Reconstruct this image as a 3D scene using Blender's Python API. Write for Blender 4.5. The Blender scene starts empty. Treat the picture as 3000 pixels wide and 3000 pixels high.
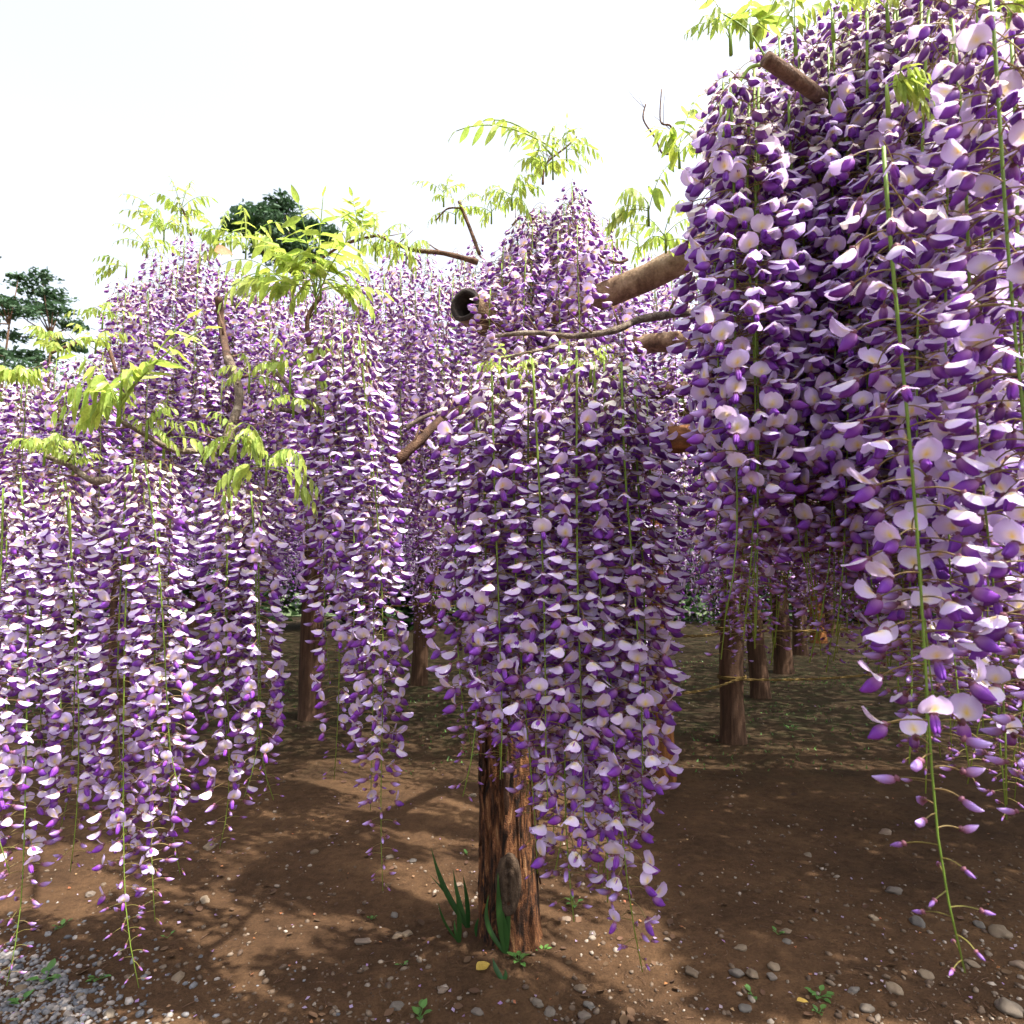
import bpy, math, random
import numpy as np
from mathutils import Vector, Matrix, noise, Euler

R = math.radians
rng = random.Random(7)
nr = np.random.RandomState(11)

# ------------------------------------------------------------------ camera, sky, sun, exposure
sc = bpy.context.scene
col = sc.collection
FPX, PITCH, CAM_H = 1900.0, R(6.0), 1.07
cam = bpy.data.cameras.new('camera')
cam.sensor_width = 36.0
cam.lens = FPX / 3000.0 * 36.0
cam.clip_start = 0.02
cam.clip_end = 2000.0
camo = bpy.data.objects.new('camera', cam)
camo.location = (0, 0, CAM_H)
camo.rotation_euler = (R(90) + PITCH, 0, 0)
cam.dof.use_dof = True
cam.dof.focus_distance = 1.6
cam.dof.aperture_fstop = 9.0
col.objects.link(camo)
sc.camera = camo

SUN_EL, SUN_AZ = R(64), R(118)        # azimuth measured from +Y (forward) towards +X
world = bpy.data.worlds.new('World')
sc.world = world
world.use_nodes = True
wn = world.node_tree
wn.nodes.clear()
wo = wn.nodes.new('ShaderNodeOutputWorld')
bg = wn.nodes.new('ShaderNodeBackground')
sky = wn.nodes.new('ShaderNodeTexSky')
sky.sky_type = 'NISHITA'
sky.sun_disc = False
sky.sun_elevation = SUN_EL
sky.sun_rotation = SUN_AZ
sky.air_density = 1.0
sky.dust_density = 5.0
sky.ozone_density = 1.0
bg.inputs[1].default_value = 0.145
haze_sky = wn.nodes.new('ShaderNodeHueSaturation')          # a thin even summer haze: paler than the clear sky
haze_sky.inputs['Saturation'].default_value = 0.38
haze_sky.inputs['Value'].default_value = 1.4
wn.links.new(sky.outputs[0], haze_sky.inputs['Color'])
wn.links.new(haze_sky.outputs[0], bg.inputs[0])
wn.links.new(bg.outputs[0], wo.inputs[0])

sun = bpy.data.lights.new('sun', 'SUN')
sun.energy = 5.0
sun.angle = R(0.8)
sun.color = (1.0, 0.95, 0.87)
suno = bpy.data.objects.new('sun', sun)
sd = Vector((math.sin(SUN_AZ) * math.cos(SUN_EL), math.cos(SUN_AZ) * math.cos(SUN_EL), math.sin(SUN_EL)))
suno.rotation_euler = sd.to_track_quat('Z', 'Y').to_euler()
suno.location = (0, 0, 30)
col.objects.link(suno)

sc.view_settings.view_transform = 'Standard'
sc.view_settings.look = 'None'
sc.view_settings.gamma = 1.0
sc.view_settings.use_curve_mapping = False
sc.view_settings.exposure = 1.2
sc.render.engine = 'CYCLES'
sc.cycles.max_bounces = 7
sc.cycles.diffuse_bounces = 5
sc.cycles.transmission_bounces = 4
sc.cycles.transparent_max_bounces = 4
sc.cycles.glossy_bounces = 2

# ------------------------------------------------------------------ picture helpers
CP, SP = math.cos(PITCH), math.sin(PITCH)
def at(px, py, Y):
    dx, dz = (px - 1500) / FPX, -(py - 1500) / FPX
    y, z = CP - dz * SP, SP + dz * CP
    k = Y / y
    return Vector((dx * k, Y, CAM_H + z * k))
def ground_at(px, py):
    dx, dz = (px - 1500) / FPX, -(py - 1500) / FPX
    y, z = CP - dz * SP, SP + dz * CP
    k = -CAM_H / z
    return Vector((dx * k, y * k, 0))

# ------------------------------------------------------------------ object helpers
def tag(o, label=None, cat=None, group=None, kind=None):
    if label: o['label'] = label
    if cat: o['category'] = cat
    if group: o['group'] = group
    if kind: o['kind'] = kind
    return o
def empty(name, loc):
    o = bpy.data.objects.new(name, None)
    o.empty_display_size = 0.05
    o.location = loc
    col.objects.link(o)
    return o
def mesh_from(name, V, F, mats, C=None, smooth=True, midx=None):
    """V (n,3) array, F list of index tuples or an (m,k) int array or a list of such arrays."""
    me = bpy.data.meshes.new(name)
    V = np.asarray(V, dtype=np.float32)
    if isinstance(F, np.ndarray): F = [F]
    if len(F) and isinstance(F[0], np.ndarray):
        loops = np.concatenate([f.ravel() for f in F]).astype(np.int32)
        tot = np.concatenate([np.full(len(f), f.shape[1], np.int32) for f in F])
    else:
        loops = np.array([i for f in F for i in f], dtype=np.int32)
        tot = np.array([len(f) for f in F], dtype=np.int32)
    start = np.concatenate([[0], np.cumsum(tot)[:-1]]).astype(np.int32)
    me.vertices.add(len(V)); me.vertices.foreach_set('co', V.ravel())
    me.loops.add(len(loops)); me.loops.foreach_set('vertex_index', loops)
    me.polygons.add(len(tot)); me.polygons.foreach_set('loop_start', start)
    if smooth: me.polygons.foreach_set('use_smooth', np.ones(len(tot), bool))
    if midx is not None: me.polygons.foreach_set('material_index', np.asarray(midx, np.int32))
    for m in (mats if isinstance(mats, (list, tuple)) else [mats]): me.materials.append(m)
    if C is not None:
        a = me.attributes.new('pigment', 'FLOAT_COLOR', 'POINT')
        C4 = np.ones((len(V), 4), np.float32); C4[:, :3] = C
        a.data.foreach_set('color', C4.ravel())
    me.update(calc_edges=True)
    me.validate()
    return me
def link(name, me, parent=None, loc=None):
    o = bpy.data.objects.new(name, me)
    if loc is not None: o.location = loc
    if parent: o.parent = parent
    col.objects.link(o)
    return o

class MB:
    def __init__(s): s.V = []; s.F = []; s.C = []; s.n = 0
    def add(s, V, F, C=None):
        V = np.asarray(V, float)
        s.V.append(V)
        for f in F: s.F.append(tuple(int(i) + s.n for i in f))
        if C is not None:
            C = np.asarray(C, float)
            s.C.append(np.broadcast_to(C, (len(V), 3)))
        s.n += len(V)
    def mesh(s, name, mats, smooth=True):
        return mesh_from(name, np.concatenate(s.V), s.F, mats, np.concatenate(s.C) if s.C else None, smooth)

def tube(pts, rads, n=6, cap=True):
    pts = [Vector(p) for p in pts]
    V, F = [], []
    prev = None
    for i, p in enumerate(pts):
        d = (pts[min(i + 1, len(pts) - 1)] - pts[max(i - 1, 0)])
        d = d.normalized() if d.length > 1e-9 else Vector((0, 0, 1))
        if prev is None:
            u = d.orthogonal().normalized()
        else:
            u = (prev - d * prev.dot(d))
            u = u.normalized() if u.length > 1e-6 else d.orthogonal().normalized()
        prev = u
        v = d.cross(u)
        r = rads[i] if hasattr(rads, '__len__') else rads
        for k in range(n):
            a = 2 * math.pi * k / n
            V.append(p + (u * math.cos(a) + v * math.sin(a)) * r)
    for i in range(len(pts) - 1):
        for k in range(n):
            a, b = i * n + k, i * n + (k + 1) % n
            F.append((a, b, b + n, a + n))
    if cap:
        F.append(tuple(range(n))[::-1])
        F.append(tuple(range((len(pts) - 1) * n, len(pts) * n)))
    return np.array([tuple(v) for v in V]), F

# ------------------------------------------------------------------ materials
def newmat(name):
    m = bpy.data.materials.new(name)
    m.use_nodes = True
    nt = m.node_tree
    nt.nodes.clear()
    out = nt.nodes.new('ShaderNodeOutputMaterial')
    return m, nt, out
def ramp(nt, fac, stops):
    r = nt.nodes.new('ShaderNodeValToRGB')
    el = r.color_ramp.elements
    while len(el) < len(stops): el.new(0.5)
    for e, (p, c) in zip(el, stops):
        e.position = p; e.color = (*c, 1)
    nt.links.new(fac, r.inputs[0])
    return r
def thin_mat(name, pigment=True, base=(0.3, 0.5, 0.1), trans=0.42, hue=0.012, val=0.22, rough=0.55, tint=(1, 1, 1), sat=1.0):
    m, nt, out = newmat(name)
    L = nt.links
    if pigment:
        at_ = nt.nodes.new('ShaderNodeAttribute'); at_.attribute_name = 'pigment'
        src = at_.outputs['Color']
    else:
        tc = nt.nodes.new('ShaderNodeTexCoord')
        nz = nt.nodes.new('ShaderNodeTexNoise'); nz.inputs['Scale'].default_value = 9
        L.new(tc.outputs['Object'], nz.inputs['Vector'])
        rp = ramp(nt, nz.outputs['Fac'], [(0.3, tuple(c * 0.8 for c in base)), (0.7, tuple(min(1, c * 1.2) for c in base))])
        src = rp.outputs[0]
    oi = nt.nodes.new('ShaderNodeObjectInfo')
    ge = nt.nodes.new('ShaderNodeNewGeometry')
    ad = nt.nodes.new('ShaderNodeMath'); ad.operation = 'ADD'
    L.new(oi.outputs['Random'], ad.inputs[0]); L.new(ge.outputs['Random Per Island'], ad.inputs[1])
    fr = nt.nodes.new('ShaderNodeMath'); fr.operation = 'FRACT'; L.new(ad.outputs[0], fr.inputs[0])
    hs = nt.nodes.new('ShaderNodeHueSaturation')
    mh = nt.nodes.new('ShaderNodeMapRange'); mh.inputs[3].default_value = 0.5 - hue; mh.inputs[4].default_value = 0.5 + hue
    mv = nt.nodes.new('ShaderNodeMapRange'); mv.inputs[3].default_value = 1 - val; mv.inputs[4].default_value = 1 + val * 0.5
    f2 = nt.nodes.new('ShaderNodeMath'); f2.operation = 'MULTIPLY'; f2.inputs[1].default_value = 7.31
    f3 = nt.nodes.new('ShaderNodeMath'); f3.operation = 'FRACT'
    L.new(fr.outputs[0], f2.inputs[0]); L.new(f2.outputs[0], f3.inputs[0])
    L.new(fr.outputs[0], mh.inputs[0]); L.new(f3.outputs[0], mv.inputs[0])
    L.new(mh.outputs[0], hs.inputs['Hue']); L.new(mv.outputs[0], hs.inputs['Value'])
    hs.inputs['Saturation'].default_value = sat
    L.new(src, hs.inputs['Color'])
    pb = nt.nodes.new('ShaderNodeBsdfPrincipled')
    pb.inputs['Roughness'].default_value = rough
    pb.inputs['Specular IOR Level'].default_value = 0.3
    L.new(hs.outputs[0], pb.inputs['Base Color'])
    tr = nt.nodes.new('ShaderNodeBsdfTranslucent')
    mx = nt.nodes.new('ShaderNodeMix'); mx.data_type = 'RGBA'; mx.blend_type = 'MULTIPLY'
    mx.inputs[0].default_value = 1.0
    L.new(hs.outputs[0], mx.inputs[6]); mx.inputs[7].default_value = (*tint, 1)
    L.new(mx.outputs[2], tr.inputs['Color'])
    ms = nt.nodes.new('ShaderNodeMixShader'); ms.inputs[0].default_value = trans
    L.new(pb.outputs[0], ms.inputs[1]); L.new(tr.outputs[0], ms.inputs[2])
    L.new(ms.outputs[0], out.inputs[0])
    return m
M = {}
M['petal'] = thin_mat('petal', trans=0.38, hue=0.012, val=0.16, rough=0.5, tint=(1.0, 0.92, 1.0))
M['stem'] = thin_mat('flower_stem', pigment=False, base=(0.17, 0.26, 0.035), trans=0.1, hue=0.01, val=0.2)
M['leaf'] = thin_mat('young_leaf', pigment=False, base=(0.40, 0.50, 0.12), trans=0.55, hue=0.02, val=0.3, rough=0.35, tint=(1, 1, 0.7))
M['roof_leaf'] = thin_mat('grown_leaf', pigment=False, base=(0.16, 0.22, 0.04), trans=0.25, rough=0.5)
M['blade'] = thin_mat('iris_blade', pigment=False, base=(0.03, 0.085, 0.02), trans=0.3, rough=0.4)
M['weed'] = thin_mat('weed_leaf', pigment=False, base=(0.10, 0.22, 0.05), trans=0.3, rough=0.5)
M['dark_leaf'] = thin_mat('conifer_needles', pigment=False, base=(0.05, 0.10, 0.045), trans=0.25, rough=0.6, val=0.4)
M['hedge'] = thin_mat('hedge_leaf', pigment=False, base=(0.035, 0.08, 0.02), trans=0.2, rough=0.6, val=0.4)
M['dry_leaf'] = thin_mat('dry_leaf', pigment=False, base=(0.42, 0.20, 0.09), trans=0.35, rough=0.6)
M['dead_leaf'] = thin_mat('dead_leaf', pigment=False, base=(0.105, 0.058, 0.032), trans=0.1, rough=0.8, val=.4)
M['yellow_leaf'] = thin_mat('yellow_leaf', pigment=False, base=(0.45, 0.30, 0.06), trans=0.2, rough=0.6)

def bark_mat(name, stops, scale=(30, 30, 3), bump=0.6, rough=0.85, island=False, fine=1.0, dist=0.4):
    m, nt, out = newmat(name); L = nt.links
    tc = nt.nodes.new('ShaderNodeTexCoord')
    mp = nt.nodes.new('ShaderNodeMapping'); mp.inputs['Scale'].default_value = scale
    L.new(tc.outputs['Object'], mp.inputs[0])
    nz = nt.nodes.new('ShaderNodeTexNoise'); nz.inputs['Scale'].default_value = 1.0
    nz.inputs['Detail'].default_value = 7; nz.inputs['Roughness'].default_value = 0.62; nz.inputs['Distortion'].default_value = dist
    L.new(mp.outputs[0], nz.inputs['Vector'])
    rp = ramp(nt, nz.outputs['Fac'], stops)
    n2 = nt.nodes.new('ShaderNodeTexNoise'); n2.inputs['Scale'].default_value = 260 * fine; n2.inputs['Detail'].default_value = 4
    L.new(tc.outputs['Object'], n2.inputs['Vector'])
    mx = nt.nodes.new('ShaderNodeMix'); mx.data_type = 'RGBA'; mx.blend_type = 'MULTIPLY'; mx.inputs[0].default_value = 0.55
    r2 = ramp(nt, n2.outputs['Fac'], [(0.3, (0.55, 0.55, 0.55)), (0.7, (1.25, 1.25, 1.25))])
    L.new(rp.outputs[0], mx.inputs[6]); L.new(r2.outputs[0], mx.inputs[7])
    src = mx.outputs[2]
    pb = nt.nodes.new('ShaderNodeBsdfPrincipled'); pb.inputs['Roughness'].default_value = rough
    pb.inputs['Specular IOR Level'].default_value = 0.2
    L.new(src, pb.inputs['Base Color'])
    sm = nt.nodes.new('ShaderNodeMath'); sm.operation = 'ADD'
    L.new(nz.outputs['Fac'], sm.inputs[0]); L.new(n2.outputs['Fac'], sm.inputs[1])
    bp = nt.nodes.new('ShaderNodeBump'); bp.inputs['Strength'].default_value = bump; bp.inputs['Distance'].default_value = 0.006
    L.new(sm.outputs[0], bp.inputs['Height']); L.new(bp.outputs[0], pb.inputs['Normal'])
    L.new(pb.outputs[0], out.inputs[0])
    return m
M['red_bark'] = bark_mat('red_bark', [(0.38, (0.012, 0.007, 0.005)), (0.47, (0.055, 0.024, 0.012)), (0.55, (0.13, 0.052, 0.022)), (0.62, (0.23, 0.105, 0.045)), (0.72, (0.36, 0.22, 0.11))], (38, 38, 10), 1.0, dist=1.3)
M['orange_bark'] = bark_mat('orange_bark', [(0.32, (0.04, 0.018, 0.008)), (0.5, (0.20, 0.075, 0.024)), (0.68, (0.40, 0.17, 0.055))], (30, 30, 4), 0.8)
M['dark_bark'] = bark_mat('dark_bark', [(0.30, (0.025, 0.014, 0.009)), (0.5, (0.08, 0.042, 0.025)), (0.7, (0.15, 0.085, 0.05))], (34, 34, 2.2), 0.8)
M['knot'] = bark_mat('knot_wood', [(0.3, (0.022, 0.014, 0.009)), (0.7, (0.11, 0.072, 0.046))], (60, 60, 12), 0.8)
M['vine'] = bark_mat('vine_bark', [(0.32, (0.05, 0.035, 0.025)), (0.5, (0.15, 0.11, 0.08)), (0.68, (0.30, 0.25, 0.19))], (45, 45, 45), 0.9)
M['twig'] = bark_mat('twig_bark', [(0.32, (0.06, 0.03, 0.02)), (0.68, (0.17, 0.10, 0.06))], (60, 60, 60), 0.6)
M['log_pole'] = bark_mat('log_pole_wood', [(0.30, (0.03, 0.02, 0.012)), (0.42, (0.12, 0.07, 0.04)), (0.58, (0.25, 0.17, 0.10)), (0.7, (0.40, 0.31, 0.20))], (14, 14, 14), 0.4, fine=0.6)
M['brown_beam'] = bark_mat('brown_beam_wood', [(0.3, (0.06, 0.025, 0.012)), (0.7, (0.25, 0.11, 0.04))], (8, 50, 50), 0.5)
M['rope'] = bark_mat('rope_fibre', [(0.3, (0.08, 0.05, 0.015)), (0.7, (0.19, 0.125, 0.035))], (90, 90, 90), 0.6)
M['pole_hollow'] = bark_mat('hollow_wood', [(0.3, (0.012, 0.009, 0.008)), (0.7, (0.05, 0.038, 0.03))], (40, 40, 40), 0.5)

def stone_mat(name, island, stops):
    m, nt, out = newmat(name); L = nt.links
    ge = nt.nodes.new('ShaderNodeNewGeometry'); oi = nt.nodes.new('ShaderNodeObjectInfo')
    rp = ramp(nt, ge.outputs['Random Per Island'] if island else oi.outputs['Random'], stops)
    tc = nt.nodes.new('ShaderNodeTexCoord')
    nz = nt.nodes.new('ShaderNodeTexNoise'); nz.inputs['Scale'].default_value = 70; nz.inputs['Detail'].default_value = 5
    L.new(tc.outputs['Object'], nz.inputs['Vector'])
    r2 = ramp(nt, nz.outputs['Fac'], [(0.3, (0.6, 0.57, 0.53)), (0.7, (1.15, 1.15, 1.15))])
    mx = nt.nodes.new('ShaderNodeMix'); mx.data_type = 'RGBA'; mx.blend_type = 'MULTIPLY'; mx.inputs[0].default_value = 1
    L.new(rp.outputs[0], mx.inputs[6]); L.new(r2.outputs[0], mx.inputs[7])
    pb = nt.nodes.new('ShaderNodeBsdfPrincipled'); pb.inputs['Roughness'].default_value = 0.85
    L.new(mx.outputs[2], pb.inputs['Base Color'])
    bp = nt.nodes.new('ShaderNodeBump'); bp.inputs['Strength'].default_value = 0.3; bp.inputs['Distance'].default_value = 0.003
    L.new(nz.outputs['Fac'], bp.inputs['Height']); L.new(bp.outputs[0], pb.inputs['Normal'])
    L.new(pb.outputs[0], out.inputs[0])
    return m
M['stone'] = stone_mat('stone', False, [(0, (0.12, 0.085, 0.055)), (0.35, (0.20, 0.15, 0.10)), (0.6, (0.11, 0.10, 0.09)), (1, (0.23, 0.16, 0.11))])
M['pebble'] = stone_mat('pebble', True, [(0, (0.07, 0.042, 0.026)), (0.5, (0.12, 0.08, 0.05)), (0.8, (0.17, 0.13, 0.095)), (1, (0.33, 0.28, 0.23))])
M['gravel'] = stone_mat('gravel', True, [(0, (0.08, 0.085, 0.10)), (0.5, (0.17, 0.17, 0.18)), (0.85, (0.24, 0.21, 0.19)), (1, (0.36, 0.32, 0.29))])

def soil_mat():
    m, nt, out = newmat('soil'); L = nt.links
    tc = nt.nodes.new('ShaderNodeTexCoord')
    def nz(scale, det=6, rough=0.6):
        n = nt.nodes.new('ShaderNodeTexNoise'); n.inputs['Scale'].default_value = scale
        n.inputs['Detail'].default_value = det; n.inputs['Roughness'].default_value = rough
        L.new(tc.outputs['Object'], n.inputs['Vector']); return n
    a, b, c = nz(2.2), nz(24, 8, 0.7), nz(140, 6, 0.7)
    ra = ramp(nt, a.outputs['Fac'], [(0.32, (0.055, 0.031, 0.017)), (0.52, (0.086, 0.048, 0.025)), (0.70, (0.128, 0.073, 0.037))])
    rb = ramp(nt, b.outputs['Fac'], [(0.30, (0.55, 0.52, 0.5)), (0.5, (0.95, 0.95, 0.95)), (0.72, (1.35, 1.3, 1.25))])
    rc = ramp(nt, c.outputs['Fac'], [(0.30, (0.6, 0.6, 0.6)), (0.7, (1.3, 1.3, 1.3))])
    m1 = nt.nodes.new('ShaderNodeMix'); m1.data_type = 'RGBA'; m1.blend_type = 'MULTIPLY'; m1.inputs[0].default_value = 0.8
    m2 = nt.nodes.new('ShaderNodeMix'); m2.data_type = 'RGBA'; m2.blend_type = 'MULTIPLY'; m2.inputs[0].default_value = 0.7
    L.new(ra.outputs[0], m1.inputs[6]); L.new(rb.outputs[0], m1.inputs[7])
    L.new(m1.outputs[2], m2.inputs[6]); L.new(rc.outputs[0], m2.inputs[7])
    # moss and thin grass film under the trellis, colour lowered for canopy shade
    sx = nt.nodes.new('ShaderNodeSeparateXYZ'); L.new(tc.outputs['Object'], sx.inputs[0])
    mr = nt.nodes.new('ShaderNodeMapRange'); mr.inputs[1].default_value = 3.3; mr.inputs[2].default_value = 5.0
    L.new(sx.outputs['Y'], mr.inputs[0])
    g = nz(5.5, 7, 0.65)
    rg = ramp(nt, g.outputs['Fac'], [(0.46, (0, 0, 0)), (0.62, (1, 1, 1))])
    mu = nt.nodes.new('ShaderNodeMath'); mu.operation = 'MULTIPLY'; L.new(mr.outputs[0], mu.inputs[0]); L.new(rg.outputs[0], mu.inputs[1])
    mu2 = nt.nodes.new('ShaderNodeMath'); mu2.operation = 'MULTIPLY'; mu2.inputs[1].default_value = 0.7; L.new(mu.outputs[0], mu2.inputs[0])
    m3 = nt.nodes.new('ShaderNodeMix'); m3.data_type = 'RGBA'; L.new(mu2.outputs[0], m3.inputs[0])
    m4 = nt.nodes.new('ShaderNodeMix'); m4.data_type = 'RGBA'        # canopy shade put into the soil colour under the trellis
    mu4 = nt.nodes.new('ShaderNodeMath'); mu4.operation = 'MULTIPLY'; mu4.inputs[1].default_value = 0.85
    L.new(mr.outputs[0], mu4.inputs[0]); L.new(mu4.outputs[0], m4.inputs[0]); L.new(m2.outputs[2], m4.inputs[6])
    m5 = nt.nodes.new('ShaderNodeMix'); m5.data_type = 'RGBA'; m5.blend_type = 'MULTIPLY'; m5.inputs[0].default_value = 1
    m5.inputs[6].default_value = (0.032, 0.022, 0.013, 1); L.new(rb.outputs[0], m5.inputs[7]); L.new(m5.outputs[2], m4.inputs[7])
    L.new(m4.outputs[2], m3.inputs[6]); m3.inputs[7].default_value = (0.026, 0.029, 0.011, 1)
    pb = nt.nodes.new('ShaderNodeBsdfPrincipled'); pb.inputs['Roughness'].default_value = 0.95
    pb.inputs['Specular IOR Level'].default_value = 0.1
    L.new(m3.outputs[2], pb.inputs['Base Color'])
    s1 = nt.nodes.new('ShaderNodeMath'); s1.operation = 'MULTIPLY_ADD'; s1.inputs[1].default_value = 0.35
    L.new(c.outputs['Fac'], s1.inputs[0]); L.new(b.outputs['Fac'], s1.inputs[2])
    bp = nt.nodes.new('ShaderNodeBump'); bp.inputs['Strength'].default_value = 0.9; bp.inputs['Distance'].default_value = 0.02
    L.new(s1.outputs[0], bp.inputs['Height']); L.new(bp.outputs[0], pb.inputs['Normal'])
    L.new(pb.outputs[0], out.inputs[0])
    return m
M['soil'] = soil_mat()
def plain(name, c, rough=0.8, scale=12, amp=0.15):
    m, nt, out = newmat(name); L = nt.links
    tc = nt.nodes.new('ShaderNodeTexCoord'); n = nt.nodes.new('ShaderNodeTexNoise'); n.inputs['Scale'].default_value = scale
    n.inputs['Detail'].default_value = 5; L.new(tc.outputs['Object'], n.inputs['Vector'])
    r = ramp(nt, n.outputs['Fac'], [(0.3, tuple(x * (1 - amp) for x in c)), (0.7, tuple(min(1, x * (1 + amp)) for x in c))])
    pb = nt.nodes.new('ShaderNodeBsdfPrincipled'); pb.inputs['Roughness'].default_value = rough
    L.new(r.outputs[0], pb.inputs['Base Color']); L.new(pb.outputs[0], out.inputs[0])
    return m
M['lawn'] = plain('lawn', (0.055, 0.08, 0.022), 0.95, 0.8, 0.3)
M['plaster'] = plain('cream_plaster', (0.72, 0.66, 0.50))
M['concrete'] = plain('pale_concrete', (0.45, 0.46, 0.44))
M['path'] = plain('pale_path', (0.20, 0.19, 0.16), 0.9, 3)
M['roof_dark'] = plain('dark_roof', (0.07, 0.06, 0.05))
M['white'] = plain('white_paint', (0.75, 0.75, 0.73))
M['red'] = plain('red_paint', (0.5, 0.05, 0.04))
M['steel'] = plain('grey_metal', (0.3, 0.32, 0.33), 0.5)

# ------------------------------------------------------------------ ground
GRAVEL_EDGE = lambda x, y: (x + 1.05 - 1.7 * (1.74 - y) + 0.08 * math.sin(y * 9.0))      # negative inside the gravel
POST_XY = ground_at(1492, 2822)
POST_C = Vector((POST_XY.x, POST_XY.y + 0.07, 0))
def hgt(x, y):
    p = Vector((x, y, 0))
    h = 0.018 * noise.noise(p * 1.3) + 0.010 * noise.noise(p * 4.1 + Vector((3, 1, 0)))
    if y < 5 and abs(x) < 4:
        h += 0.006 * noise.noise(p * 12) + 0.0035 * noise.noise(p * 31)
        d = math.hypot(x - POST_C.x, y - POST_C.y)
        h += 0.035 * math.exp(-((d - 0.08) / 0.16) ** 2) * (1 + 0.8 * noise.noise(p * 14))
    return h
def axis(lo, hi, fine_lo, fine_hi, step, grow=1.18):
    a = list(np.arange(fine_lo, fine_hi, step))
    s = step; v = fine_hi
    while v < hi: a.append(v); s *= grow; v += s
    a.append(hi)
    s = step; v = fine_lo - step; b = []
    while v > lo: b.append(v); s *= grow; v -= s
    b.append(lo)
    return sorted(b) + a
ax = axis(-400, 400, -3.2, 3.6, 0.035); ay = axis(-60, 900, 1.1, 5.2, 0.035)
nx, ny = len(ax), len(ay)
GV = np.array([(x, y, hgt(x, y) if abs(x) < 30 and -5 < y < 40 else 0) for y in ay for x in ax])
idx = np.arange(nx * ny).reshape(ny, nx)
GF = np.stack([idx[:-1, :-1].ravel(), idx[:-1, 1:].ravel(), idx[1:, 1:].ravel(), idx[1:, :-1].ravel()], 1)
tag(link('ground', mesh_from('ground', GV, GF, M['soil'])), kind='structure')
def sheet(name, x0, x1, y0, y1, z, mat):
    V = [(x0, y0, z), (x1, y0, z), (x1, y1, z), (x0, y1, z)]
    return tag(link(name, mesh_from(name, V, [(0, 1, 2, 3)], mat, smooth=False)), kind='structure')
sheet('lawn', -60, 90, 19, 60, 0.035, M['lawn'])
sheet('path', -40, -4.6, 7.4, 9.6, 0.03, M['path'])

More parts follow.
